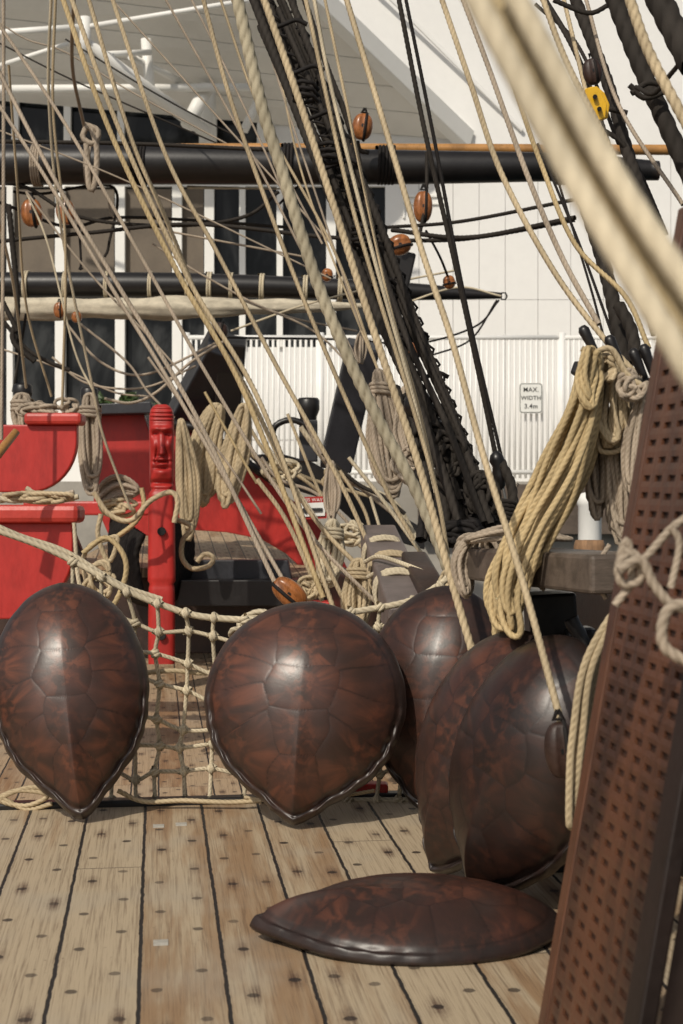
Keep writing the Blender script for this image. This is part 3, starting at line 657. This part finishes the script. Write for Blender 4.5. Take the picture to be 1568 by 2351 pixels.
for pts,d0,d1,w in (([(-20,420),(60,430),(190,500),(400,518),(560,498),(640,440)],14,14,9),([(-20,556),(200,535),(450,515),(760,545),(1000,552),(1130,540),(1320,505)],14,13,10),([(885,522),(1060,508),(1320,458)],13.5,12,9),([(900,528),(1080,545),(1320,500)],13.4,12,12),([(0,465),(150,520),(260,500),(430,505),(700,525)],14.4,14.4,8),([(978,530),(1010,590),(1030,640)],13.5,14,6),([(1145,690),(1090,750),(950,790),(800,780),(520,775)],17.8,16,5),([(1140,690),(1080,780),(985,818)],17.8,17,4.5),([(30,440),(95,445),(260,430),(250,560),(240,590)],14.2,14.2,7),([(180,500),(186,600),(182,618),(190,615)],14.3,14.3,6),([(960,560),(978,450),(980,350)],13.5,13.7,9),([(820,440),(845,560),(880,640)],13.2,13.2,9),([(820,325),(826,345),(845,350)],13.5,13.6,12),([(20,470),(40,700),(30,780),(80,830)],13.5,13.5,14),([(10,740),(60,800),(110,830),(160,850)],13.6,13.6,10),([(60,720),(30,900)],13.6,13.6,7),([(-20,640),(40,760)],13,13,12),([(0,325),(300,330),(640,345)],13.6,13.6,10),([(640,470),(700,400),(640,340)],14,14,6)):
    rope(pts,d0,d1,w,mTar if w>6 else mBlackR,'thin black tarred line hanging between spars')
for pts,d,w,m in (([(150,740),(230,830),(330,860),(470,800),(520,770)],15,6,mGrey),([(120,820),(200,880),(330,890),(450,840)],15,5,mGrey),([(180,740),(290,830),(340,900),(400,960)],14.5,6,mGrey),([(520,780),(440,830),(360,900),(300,925),(240,915)],14.8,7,mGrey),([(0,800),(150,850),(260,900),(340,910)],15,4.5,mGrey),([(530,760),(700,700),(900,650),(1050,620)],16,5,mCream),([(560,690),(720,760),(830,870)],15,5,mGrey),([(350,560),(480,640),(640,720),(820,760)],15.5,4.5,mGrey),([(250,465),(262,500),(330,520),(700,590)],14.2,5,mGrey),([(920,700),(1050,660),(1150,680)],17,5,mCream),([(60,440),(110,560),(170,800),(215,900)],13.5,5,mCream),([(560,960),(620,1050),(700,1095),(780,1120),(850,1140)],15.5,9,mManila),([(540,1010),(600,1060),(680,1090),(760,1150)],15.4,9,mManila),([(690,980),(740,1050),(790,1100),(900,1150),(955,1235)],15,13,mCream),([(700,960),(750,1060),(830,1120),(930,1200)],14.9,13,mGrey),([(740,1040),(820,1110),(880,1140),(930,1180)],14.8,10,mTar),([(850,1140),(900,1300),(940,1400)],10,8,mCream),([(1190,1110),(1170,1150),(1186,1210)],9,6,mGrey),([(660,950),(760,1180),(880,1300)],14,8,mManila),([(590,1100),(660,1200),(740,1380)],10,11,mManila),([(620,1100),(700,1200),(800,1400)],10,11,mManila),([(470,900),(560,1060),(590,1110)],14,7,mYel),
  ([(600,1050),(640,1100),(720,1130),(790,1190),(830,1250)],14,8,mGrey),([(560,900),(600,1000),(680,1120),(760,1240)],13.5,7,mCream),([(780,1080),(840,1180),(860,1290)],11,9,mManila),([(340,820),(420,930),(520,1060),(600,1180)],13.8,6,mGrey),([(800,1050),(880,1150),(960,1260),(1010,1330)],9.5,10,mCream),([(980,1180),(1010,1260),(1040,1330)],7.4,10,mManila)):
    rope(pts,d,d,w,m,'slack pale line draped over the bow gear')
for pts,d,w,m in (([(215,1130),(250,1180),(300,1195),(345,1150),(390,1130),(408,1150),(400,1200)],13.1,13,mManila),([(400,1190),(440,1210),(420,1240),(418,1280),(440,1305),(478,1300),(490,1280),(470,1272),(452,1290)],13.8,12,mManila),([(232,1180),(225,1230),(250,1290),(270,1235),(240,1240),(205,1255),(190,1300),(215,1380),(200,1350)],9.4,12,mManila),([(190,1270),(240,1235),(275,1260),(290,1300),(280,1350),(250,1410)],8.5,13,mYel),([(265,1235),(310,1200),(330,1160),(325,1120)],13.8,12,mYel),([(0,1135),(60,1145),(120,1140),(170,1130)],10.3,12,mGrey),([(0,1150),(70,1140),(130,1150)],10.3,12,mManila),([(60,1120),(110,1150),(170,1145)],10.3,12,mCream),([(-20,1140),(40,1150),(90,1135),(140,1148),(180,1140)],10.2,13,mCream),([(330,1545),(400,1540),(470,1545),(530,1535)],6.12,12,mManila),([(170,1200),(180,1330),(200,1370)],9.3,10,mCream)):
    rope(pts,d,d,w,m,'loose pale rope looped beside red post')
for k in range(14):
    pts=[(262+k*5,1185+k*3),(258+k*4,1280),(290+k*3,1362+k),(360,1385-k*3),(418-k*3,1352),(438-k*4,1270),(430-k*4,1190)]
    rope(pts,15.6-k*.05,15.6-k*.05,20,mBlackR,'heavy black rope coil hung behind red post','black_coil','rope','black rope coils')
# ---------------------------------------------------------------- hanging coils
def coil(cl,hwd,n,w,d,mat,label='pale rope coil hanging from a pin',seed=0,wrapat=None,dz=.06,wob=0.0):
    rs=random.Random(seed+len(cl)*31+int(cl[0][0])); c=catmull(cl,16); c=c[:,:2]
    k=np.concatenate([[0],np.cumsum(np.linalg.norm(np.diff(c,axis=0),axis=1))]); k/=k[-1]
    T=np.gradient(c,axis=0); T/=np.linalg.norm(T,axis=1)[:,None]; Nn=np.stack([-T[:,1],T[:,0]],1)
    pts=[]
    for i in range(n):
        a=.12+.88*(i+.5)/n*rs.uniform(.8,1.12); Li=rs.uniform(.82,1.0); ph=rs.uniform(-.06,.06); dd=d-dz/2+dz*rs.random(); off=rs.uniform(-.16,.16); p3=rs.uniform(0,6)
        for q in np.linspace(0,2*np.pi,36,endpoint=False):
            s=max(0,min(1,Li*(1-math.cos(q))/2+ph*.2*math.sin(q)))
            side=math.copysign(abs(math.sin(q))**.6,math.sin(q))*a*(.9+.1*math.sin(q*2+i))+off*math.sin(q/2)+wob*math.sin(3*q+p3)*math.sin(q/2)
            cu=np.interp(s,k,c[:,0]);cv=np.interp(s,k,c[:,1]);nx=np.interp(s,k,Nn[:,0]);ny=np.interp(s,k,Nn[:,1])
            wd=np.interp(s,np.linspace(0,1,len(hwd)),hwd)
            pts.append(P(cu+nx*side*wd,cv+ny*side*wd,dd+dz*.4*math.sin(q+p3)))
    path=catmull(pts,3)
    g=Geo(); g.add(*ropegeo(path,S(w/2,d),1 if w>6 else 0,phase=1))
    if wrapat is not None:
        m=wrapat; cu=np.interp(m,k,c[:,0]);cv=np.interp(m,k,c[:,1]);wd=np.interp(m,np.linspace(0,1,len(hwd)),hwd)
        pp=[P(cu+wd*.9*math.cos(a),cv-6+i*.45+4*math.sin(a),d)+fwd*S(wd*.8*math.sin(a),d) for i,a in enumerate(np.linspace(0,2*np.pi*3,60))]
        g.add(*ropegeo(np.array(pp),S(w/2,d),1))
    V,Q,A=g.out(); return mesh('rope_coil',V,Q,mat,label,'rope','hanging rope coils',smooth=True,attrs={'g':A})
def tangle(u,v,ru,rv,d,n,w,mat,seed,label='tangled heap of pale rope turns on the rail'):
    rs=random.Random(seed); pts=[]
    for i in range(n):
        cu=u+rs.uniform(-.35,.35)*ru; cv=v+rs.uniform(-.35,.35)*rv; a=ru*rs.uniform(.4,.75); b=rv*rs.uniform(.4,.75); sg=rs.choice([-1,1]); t0=rs.uniform(0,6)
        for q in np.linspace(0,2*np.pi*.85,9): pts.append(P(cu+a*math.cos(t0+sg*q),cv+b*math.sin(t0+sg*q),d+S(ru*.3,d)*rs.uniform(-1,1)))
    V,Q,g=ropegeo(catmull(pts,6),S(w/2,d),1)
    return mesh('rope_heap',V,Q,mat,label,'rope','tangled rope heaps',smooth=True,attrs={'g':g})
coil([(205,905),(207,1000),(212,1135)],[24,30,24],11,10,13.6,mGrey,'grey rope coil hanging from black bitt',1,.15)
coil([(50,905),(52,950),(55,1010)],[24,28,16],8,10,13.2,mGrey,'grey rope coil wrapped on black bitt',2,.2)
coil([(415,965),(428,1080),(435,1240)],[12,26,26],13,11,14.6,mManila,'pale rope coil hanging beside carved post',3)
coil([(500,930),(470,1040),(468,1165)],[26,38,36],14,12,14.9,mManila,'thick pale rope coil draped over red bulwark',4)
coil([(560,930),(540,1040),(515,1165)],[20,32,30],12,12,14.8,mManila,'thick pale rope coil draped over red bulwark',5)
coil([(228,1150),(270,1122),(320,1130)],[26,32,22],12,10,13.9,mGrey,'flat rope coil heaped on red rail',6)
coil([(868,850),(885,980),(905,1145)],[18,44,44],17,11,10.5,mGrey,'large grey rope coil hanging by the shrouds',7,.12)
coil([(930,890),(940,990),(960,1090)],[18,36,30],12,10,10.4,mGrey,'large grey rope coil hanging by the shrouds',8)
coil([(765,1195),(758,1270),(750,1345)],[20,38,32],14,10,10.2,mCream,'pale rope coil hanging in the waist',9,.15)
coil([(826,1285),(822,1360),(816,1448)],[24,40,38],16,10,8.8,mManila,'pale rope coil hanging in the waist',10,.15)
coil([(760,1060),(762,1130),(762,1200)],[12,24,20],9,8,13,mGrey,'grey rope coil hanging in the waist',12)
coil([(830,760),(828,800),(826,840)],[10,15,12],6,6,14,mGrey,'small grey coil hanging on timber',13)
coil([(550,1440),(590,1425),(650,1430)],[22,28,16],9,12,7.5,mCream,'pale rope heap behind turtle shell',14)
for a in ((95,940,60,22,13,7,9,mGrey,1),(150,930,30,20,13,4,8,mGrey,2),(90,1142,90,12,10.2,7,11,mManila,3),(265,1165,50,22,13.8,6,10,mManila,4),(640,1080,50,28,15,6,9,mCream,5),(760,1110,34,34,14.3,5,9,mManila,6),(805,1225,40,30,11,6,9,mCream,7),(705,1350,40,34,9.8,6,9,mManila,8),(1090,1255,56,26,5.45,7,11,mGrey,11),(590,1450,70,26,7.4,6,11,mCream,12),(940,1060,40,50,10.2,6,9,mGrey,13),(1040,1330,34,40,6.6,6,10,mManila,15),(220,1340,40,50,9.2,4,11,mManila,17)):
    tangle(*a)
for a in ((1060,1180,60,50,7.9,9,16,mTar,16),(1000,1110,50,80,8.1,9,14,mBlackR,18),(1030,1050,40,70,7.7,8,12,mTar,19),(1100,1130,45,60,7.6,8,13,mTar,20),(985,1000,34,50,7.8,7,11,mTar,21),(1050,1225,70,30,7.4,8,16,mBlackR,22)): tangle(*a,'tangled heap of black tarred lanyards')
bA,bB=P(945,1440,7.0),P(868,1240,9.4); bt=(bB-bA)/np.linalg.norm(bB-bA); bs=right-(right@bt)*bt; bs/=np.linalg.norm(bs); bq=np.cross(bs,bt)
for kk,(f0,m,w0) in enumerate(((.30,mCream,11),(.52,mManila,11),(.74,mCream,10))):
    c0=bA+(bB-bA)*f0; pts=[]
    for i in range(0,61):
        q=i*2*math.pi/16; e=.8
        x=.125*math.copysign(abs(math.cos(q))**e,math.cos(q)); y=.115*math.copysign(abs(math.sin(q))**e,math.sin(q))
        pts.append(c0+bs*x+bq*y+bt*(i*.0022+.02*math.sin(q+kk)))
    V,Q,g=ropegeo(np.array(pts),.011,1,ref=bt); mesh('timber_lashing',V,Q,m,'pale rope turns lashed round the grey timber rail','rope','timber lashings',smooth=True,attrs={'g':g})
for pts in ([(838,1290),(870,1278),(930,1296),(985,1318)],[(845,1325),(880,1310),(940,1322),(1000,1330)]):
    rope(pts,8.2,7.6,11,mCream,'rope turns around grey timber rail')
# right: pins & coils
for (a,b) in (((1335,748),(1368,812)),((1395,770),(1425,835)),((1450,800),(1480,870)),((1475,790),(1500,860))):
    r0=S(13,5); V,Q=lathe([(0,.001),(.02,r0*.6),(.15,r0),(.4,r0*.9),(.8,r0*.75),(1,r0*.7),(1,.001)],P(*a,4.9),P(*b,4.9)); mesh('belaying_pin',V,Q,mBlack,'black wooden belaying pin holding rope turns','pin','belaying pins',smooth=True)
beam('pin_rail',P(1325,850,5.15),P(1560,905,4.9),.09,.05,mBlack,'black pin rail lashed to the shrouds','rail',side=fwd)
coil([(1358,800),(1335,930),(1285,1080),(1222,1220),(1160,1360),(1160,1488)],[22,34,50,48,52,48],15,15,4.78,mYel,'long golden rope coil sweeping down over the rail',20,None,.16,.25)
coil([(1372,810),(1352,950),(1302,1100),(1225,1240),(1168,1370),(1176,1470)],[18,30,42,42,48,40],11,16,4.66,mYel,'long golden rope coil sweeping down over the rail',40,None,.14,.36)
coil([(1372,840),(1370,980),(1370,1195)],[18,36,30],13,13,4.85,mGrey,'grey rope coil hanging from black pin',21,.06,.06,.15)
coil([(1445,850),(1430,1000),(1425,1250)],[26,50,44],19,13,4.8,mGrey,'grey rope coil hanging from black pin',22,.05,.06,.15)
coil([(1395,810),(1400,900),(1405,1040)],[26,48,36],14,13,4.72,mManila,'pale rope coil hanging from black pin',23,None,.06,.2)
coil([(1485,880),(1468,1000),(1455,1150)],[16,36,30],12,13,4.68,mGrey,'pale rope coil hanging from black pin',24)
coil([(1350,800),(1350,860),(1352,940)],[14,30,22],8,15,4.58,mYel,'thick golden rope turns on belaying pin',41,None,.06,.2)
rope([(1335,800),(1380,830),(1340,900),(1350,830),(1400,800),(1440,860),(1480,890)],4.6,4.6,15,mManila,'pale rope turns on belaying pins')
tangle(1400,850,50,36,4.62,4,14,mManila,31,'pale rope turns on belaying pins'); tangle(1450,890,40,36,4.6,4,13,mGrey,32,'pale rope turns on belaying pins')
coil([(1070,1240),(1180,1222),(1315,1240)],[12,18,12],6,12,5.2,mGrey,'rope turns laid along the wooden rail',25,None,.2)
coil([(1090,1235),(1062,1290),(1072,1370)],[20,28,20],8,12,5.3,mGrey,'rope coil hung over the rail end',26)
coil([(1120,1240),(1130,1270),(1120,1320)],[24,26,14],6,12,5.2,mGrey,'rope coil hung over the rail end',27)
beam('rail_timber',P(1112,1290,5.48),P(1450,1318,4.35),.26,.115,mRail,'broad weathered brown timber rail with rope turns','rail',bevel=.012)
rope([(1250,1245),(1235,1275),(1238,1340),(1250,1355)],4.85,4.8,9,mGrey,'rope turn round the rail'); rope([(1400,1250),(1378,1290),(1380,1350),(1392,1375)],4.4,4.4,12,mGrey,'rope turn round the rail')
beam('rail_stanchion',P(1330,1440,4.9),P(1345,1600,4.9),.10,.12,mBlack,'black timber cleat under the rail','cleat',side=right,bevel=.02)
rope([(1310,1420),(1340,1480),(1358,1540)],4.7,4.7,36,mBlack,'black curved timber cleat horn','cleat_horn','cleat',None)
beam('rail_post',P(1260,1360,5.0),G(1265,2000)+np.array([0.06,.05,0]),.16,.16,mBlack,'black square post supporting the rail','post',side=right)
coil([(1420,1400),(1355,1530),(1332,1690),(1310,1905)],[16,17,18,8],4,19,3.6,mManila,'thick pale rope hanging beside the grating',28)
# ---------------------------------------------------------------- grating
BL=P(1206,2535,3.15); TL=P(1560,480,3.15); BR0=P(1462,2351,2.60)
ax=(TL-BL); Lh=np.linalg.norm(ax); ax/=Lh
wv=BR0-P(1240,2351,3.15); wv=wv-(wv@ax)*ax; Wd=np.linalg.norm(wv); wv/=Wd; nn=np.cross(wv,ax)
if nn@fwd>0: nn=-nn
gr=empty('wooden_grating',(BL+wv*Wd/2),'tall dark red brown slotted timber grating leaning upright','grating')
g=Geo(); nc=6; nr=50; m0=.05; T=.007
cw=(Wd-2*m0)/nc; ch=(Lh-.1)/nr
def gp(x,y,z): return BL+wv*x+ax*y+nn*z
rg=random.Random(4)
for i in range(nc):
    for j in range(nr):
        x0=m0+i*cw;y0=.05+j*ch;x1=x0+cw;y1=y0+ch
        j1=rg.uniform(-.04,.04); j2=rg.uniform(-.05,.05)
        a,b=x0+cw*(.22+j1),x1-cw*(.20-j1); c,d=y0+ch*(.34+j2),y1-ch*(.30-j2)
        o=[(x0,y0),(x1,y0),(x1,y1),(x0,y1)]; q=[(a,c),(b,c),(b,d),(a,d)]
        V=[gp(*p,0) for p in o]+[gp(*p,-.001) for p in q]+[gp(*p,-T) for p in q]
        g.add(V,[(k,(k+1)%4,4+(k+1)%4,4+k) for k in range(4)]+[(4+k,4+(k+1)%4,8+(k+1)%4,8+k) for k in range(4)])
V,Q,_=g.out()
mGrat=M('grating_wood',(.115,.046,.023),.40,4,.6,30,.6,c2=(.032,.016,.011),stretch=(1,1,.35))
mGratB=M('grating_recess_shade',(.060,.026,.015),.6,6,.6,34,.3)  # darker brown for the sheet behind the slots, shade put into its colour
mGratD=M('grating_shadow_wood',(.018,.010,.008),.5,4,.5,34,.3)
mesh('slatted_panel',V,Q,mGrat,parent=gr)
def gbox(name,x0,x1,y0,y1,z0,z1,mat):
    V=[gp(x,y,z) for z in (z0,z1) for x,y in ((x0,y0),(x1,y0),(x1,y1),(x0,y1))]
    mesh(name,V,BOXF,mat,parent=gr,bevel=.005)
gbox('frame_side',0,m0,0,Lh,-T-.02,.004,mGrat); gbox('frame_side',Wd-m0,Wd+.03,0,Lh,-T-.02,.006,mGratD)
gbox('frame_rail',m0,Wd-m0,Lh-.05,Lh,-T,.003,mGrat); gbox('slot_shade_board',.01,Wd,0,Lh,-T-.03,-T-.001,mGratB)  # sheet added behind the slots, coloured dark as their shade
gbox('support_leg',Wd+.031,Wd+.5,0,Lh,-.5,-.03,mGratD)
for pts,d,w in (([(1590,1180),(1540,1215),(1470,1290),(1425,1290),(1440,1240),(1450,1330),(1412,1390)],2.5,20),([(1420,1310),(1470,1285),(1500,1340),(1545,1390),(1600,1400)],2.47,24),([(1600,1385),(1540,1395),(1520,1440),(1530,1490),(1600,1530)],2.42,28),([(1440,1270),(1420,1300),(1430,1340),(1470,1330),(1465,1280),(1430,1265)],2.49,22),([(1540,1210),(1560,1250),(1540,1350)],2.47,18)):
    rope(pts,d,d,w,mGrey,'pale rope lashing knotted round the grating')
# ---------------------------------------------------------------- net
net=Geo(); ND=6.06
top=np.array([(-60,1200),(80,1248),(175,1292),(300,1360),(380,1392),(460,1415),(590,1424),(700,1420),(830,1402),(940,1380),(1005,1345),(1050,1305)],float)
topc=catmull(top,10); topv=lambda u: float(np.interp(u,topc[:,0],topc[:,1]))
def NP(u,v,off=0): return P(u,v,ND+off)
net.add(*ropegeo(np.array([NP(a,b) for a,b in topc]),S(8,ND),1))
net.add(*ropegeo(np.array([NP(a,b-9+4*math.sin(a*.03),.02) for a,b in topc[:40]]),S(6.5,ND),1))
rs=np.random.RandomState(5); us=list(range(172,1045,64)); nrw=7; grid={}
for i,u in enumerate(us):
    for j in range(nrw+1):
        tv=topv(u); bv=1838; k=j/nrw
        uu=u+ (10*math.sin(i*1.3)+ (u-330)*-.03)*k+rs.uniform(-9,9)
        vv=tv+(bv-tv)*k+(rs.uniform(-11,11) if 0<j<nrw else 0)+ (12*math.sin(i*.9+j) if 0<j<nrw else 0)
        grid[i,j]=(uu,vv,.05*math.sin(k*3.1)+rs.uniform(-.01,.01))
for i in range(len(us)):
    net.add(*ropegeo(catmull([NP(*grid[i,j]) for j in range(nrw+1)],8),S(5,ND),1,phase=i))
for j in range(1,nrw+1):
    net.add(*ropegeo(catmull([NP(*grid[i,j]) for i in range(len(us))],8),S(5 if j<nrw else 7.5,ND),1,phase=j))
for (i,j),(u,v,o) in grid.items():
    c=NP(u,v,o-.01); a0=rs.uniform(.5,1.1)*(1 if rs.rand()>.5 else -1); ax2=right*math.cos(a0)+up*math.sin(a0); b2=np.cross(ax2,fwd)
    q=np.linspace(0,2*np.pi*2.4,34); r=S(7.5,ND)
    pp=np.array([c+ax2*(t/15-.5)*r*2.4+b2*math.cos(t)*r+fwd*math.sin(t)*r for t in q])
    net.add(*ropegeo(pp,S(4.9,ND),1,ref=ax2))
V,Q,A=net.out(); mesh('rope_net',V,Q,mCream,'knotted cream rope netting strung across the deck edge','net',smooth=True,attrs={'g':A})
for pts,w in (([(-20,1840),(40,1815),(110,1825),(60,1850),(0,1835),(70,1808),(140,1820)],12),([(0,1828),(60,1858),(120,1845)],11),([(270,1815),(330,1840),(420,1838),(520,1842),(600,1838)],12),([(560,1830),(640,1842),(700,1836),(800,1825),(860,1815)],9)):
    rope(pts,5.9,5.9,w,mManila,'loose pale rope lying along the deck edge')
# ---------------------------------------------------------------- turtle shells
ot=[0,.012,.05,.135,.22,.34,.47,.63,.76,.86,.94,.985,1.0]; ow=[0,.20,.44,.70,.85,.965,1.0,.92,.74,.47,.22,.08,.0]
def shell(origin,ex,ey,ez,L,W,H,mat,label,seed=0,lipk=1.0):
    ex,ey,ez=[np.array(x,float)/np.linalg.norm(x) for x in (ex,ey,ez)]
    rs=np.random.RandomState(seed)
    m=160; t=(1-np.cos(np.linspace(0,np.pi,m)))/2
    w=np.interp(t,ot,ow)
    w=np.convolve(np.pad(w,6,mode='edge'),np.ones(9)/9,'same')[6:-6]; w[0]=0;w[-1]=0
    x=np.concatenate([w,-w[-2:0:-1]]); y=np.concatenate([.45-t,(.45-t)[-2:0:-1]])
    ox=x*W/2; oy=y*L
    na=len(ox)
    tt=np.concatenate([t,t[-2:0:-1]])
    lowm=np.clip((tt-.35)*3,0,1)*lipk
    wav=np.interp(tt*11+.35*np.sin(tt*17+seed),np.arange(0,13,.5),rs.uniform(-1,1,26))
    ser=1+(.012*(np.abs(np.sin(tt*math.pi*11))-.5)+.008*wav)*lowm
    ox=ox*ser; oy=oy*ser
    nsn=90; s=np.linspace(0,1,nsn)**.85
    Xs=s[:,None]*ox[None,:]; Ys=s[:,None]*oy[None,:]
    S2=np.repeat(s[:,None],na,1)
    re=np.sqrt((Xs/(W/2))**2+(Ys/np.where(Ys>0,.45*L,.55*L))**2)
    kk=np.clip((S2-.45)/.55,0,1); kk=kk*kk*(3-2*kk)
    se=np.clip(S2*kk+re*(1-kk),0,1)
    dome=(1-se**2.2)**.74
    Z=H*dome
    tip=np.clip((-Ys/L-.02)*2.2,0,1); tip=tip*tip*(3-2*tip)
    kx=np.exp(-(np.abs(Xs)/(.040*W/.73))**1.5)
    Z+=kx*(.002+.032*tip)*np.clip(1-S2,0,1)**.5*1.3
    ce=[(0,.38),(0,.22),(0,.03),(0,-.16),(0,-.35)]
    for sx in (-1,1):
        ce+=[(sx*.27,.27),(sx*.33,.10),(sx*.31,-.09),(sx*.22,-.27)]
    ce=np.array([(a*W/.73,b*L) for a,b in ce])
    wt=np.array([1.5]*5+[1.0]*8)
    wx=Xs+.007*np.sin(Ys*23+seed)+.003*np.sin(Ys*61); wy=Ys+.007*np.sin(Xs*21+seed)
    D=np.stack([np.sqrt((wx-c[0]*.95)**2+((wy-c[1])*1.05)**2)*k for c,k in zip(ce,wt)],2)
    so=np.sort(D,axis=2); idx=np.argmin(D,axis=2); gap=so[:,:,1]-so[:,:,0]
    band=.90
    gap2=np.abs(S2-band)*.35
    inm=S2>band
    mg=np.abs(((tt*11)%1)-.5)[None,:]*2; mg=np.repeat(mg,nsn,0); gapm=(1-mg)*.06
    gp_=np.where(inm,np.minimum(gapm,gap2),np.minimum(gap,gap2))
    seam=np.clip(1-gp_/.0060,0,1); soft=np.clip(1-gp_/.08,0,1)
    Z-=seam*.0006+soft**2*.0009
    lm=lowm[None,:]
    lip=np.exp(-((S2-.968)/.018)**2)*lm
    Z+=lip*.012*(1+.5*np.sin(tt*math.pi*22)+.4*wav)[None,:]-np.exp(-((S2-.925)/.018)**2)*.014*lm*(1+.3*np.sin(tt*math.pi*22+1)-.3*wav)[None,:]
    lowf=rs.uniform(0,6,4)
    Z+=.005*np.sin(Xs*11+lowf[0])*np.sin(Ys*9+lowf[1])*dome
    c_=ce[idx]; dx=Xs-c_[:,:,0];dy=Ys-c_[:,:,1]; an=np.arctan2(dy,dx); rr_=np.sqrt(dx*dx+dy*dy)
    f=np.clip(rr_/.07,0,1)
    sv=np.stack([np.cos(an)*2.3*f+idx*1.7,np.sin(an)*2.3*f+seed*5,rr_*3.5],2)
    V=np.array(origin)[None,None,:]+Xs[:,:,None]*ex+(Ys+.55*L)[:,:,None]*ey+Z[:,:,None]*ez
    Zi=Z-.008-.003*S2
    Vi=np.array(origin)[None,None,:]+(Xs*.985)[:,:,None]*ex+((Ys*.985)+.55*L)[:,:,None]*ey+Zi[:,:,None]*ez
    i=np.arange(nsn-1)[:,None]*na; j=np.arange(na)[None,:]; j2=(j+1)%na
    Q=np.stack([i+j,i+na+j,i+na+j2,i+j2],2).reshape(-1,4); n0=nsn*na
    Q2=Q[:,::-1]+n0
    e=(nsn-1)*na; j=np.arange(na);j2=(j+1)%na
    Q3=np.stack([e+j,n0+e+j,n0+e+j2,e+j2],1)
    VV=np.vstack([V.reshape(-1,3),Vi.reshape(-1,3)])
    rim=np.clip((S2-.89)/.05,0,1)
    at=lambda a: np.concatenate([a.ravel(),a.ravel()])
    svv=np.vstack([sv.reshape(-1,3)]*2)
    return mesh('turtle_shell',VV,np.vstack([Q,Q2,Q3]),mat,label,'turtle shell','turtle shells',smooth=True,attrs={'seam':at(seam),'rim':at(rim),'edge':at(soft),'sv':svv})
def stand(tip,az,lean,roll,L,W,H,mat,label,seed):
    h=np.array([math.sin(psi),math.cos(psi),0]); rt=right
    a=math.radians(az); f=-h*math.cos(a)+rt*math.sin(a)
    le=math.radians(lean); Z=np.array([0,0,1.0])
    ez=f*math.cos(le)+Z*math.sin(le); ey=Z*math.cos(le)-f*math.sin(le); ex=np.cross(ey,ez)
    ro=math.radians(roll); ey2=ey*math.cos(ro)+ex*math.sin(ro); ex2=ex*math.cos(ro)-ey*math.sin(ro)
    return shell(tip,ex2,ey2,ez,L,W,H,mat,label,seed)
z1=np.array([0,0,.012])
stand(G(190,1890)+z1,4,17,-7,.94,.62,.20,mShell,'polished brown turtle shell leaning against rope netting',1)
stand(G(674,1905)+z1,-3,16,4,.865,.785,.20,mShell,'glossy red brown turtle shell with ridged keel leaning on netting',2)
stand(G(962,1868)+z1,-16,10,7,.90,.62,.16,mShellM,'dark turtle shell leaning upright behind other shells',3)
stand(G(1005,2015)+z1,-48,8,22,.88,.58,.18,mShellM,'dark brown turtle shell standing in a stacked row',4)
stand(G(1100,2078)+z1,-46,8,19,.88,.58,.19,mShellD,'dull turtle shell darkened for shade, standing in a stacked row',5)
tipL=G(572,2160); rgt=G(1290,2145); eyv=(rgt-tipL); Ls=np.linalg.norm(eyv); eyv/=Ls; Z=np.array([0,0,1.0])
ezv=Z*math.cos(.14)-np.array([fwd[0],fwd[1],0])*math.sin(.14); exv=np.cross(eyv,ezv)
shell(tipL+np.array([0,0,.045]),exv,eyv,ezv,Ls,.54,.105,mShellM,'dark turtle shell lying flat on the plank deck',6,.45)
# ---------------------------------------------------------------- light
el=42
w=bpy.data.worlds.new('World'); sc.world=w; w.use_nodes=True
nt=w.node_tree; bg=nt.nodes['Background']; sky=nt.nodes.new('ShaderNodeTexSky'); sky.sky_type='NISHITA'; sky.sun_disc=False
sky.air_density=1.0; sky.dust_density=3.0
hs=nt.nodes.new('ShaderNodeHueSaturation'); hs.inputs['Saturation'].default_value=.35
dirv=-fwd*math.cos(math.radians(28))-right*math.sin(math.radians(28)); dirv[2]=0; dirv/=np.linalg.norm(dirv)
sd=Vector((dirv[0]*math.cos(math.radians(el)),dirv[1]*math.cos(math.radians(el)),math.sin(math.radians(el))))
sky.sun_elevation=math.radians(el); sky.sun_rotation=math.atan2(sd.x,sd.y)
nt.links.new(sky.outputs[0],hs.inputs['Color']); nt.links.new(hs.outputs[0],bg.inputs[0]); bg.inputs[1].default_value=.075
l=bpy.data.lights.new('sun','SUN'); l.energy=2.85; l.angle=math.radians(.8); l.color=(1,.92,.79)
lo=bpy.data.objects.new('sun',l); col.objects.link(lo); lo.rotation_euler=sd.to_track_quat('Z','Y').to_euler()
cam=bpy.data.cameras.new('camera'); co=bpy.data.objects.new('camera',cam); col.objects.link(co)
cam.sensor_fit='HORIZONTAL'; cam.sensor_width=24; cam.lens=24*F/1568; cam.clip_start=.05; cam.clip_end=3000
cam.dof.use_dof=True; cam.dof.focus_distance=6.8; cam.dof.aperture_fstop=5.6
co.matrix_world=Matrix.Translation(Vector(CAM))@Rcam
sc.camera=co
sc.view_settings.view_transform='Standard'; sc.view_settings.look='None'; sc.view_settings.exposure=0
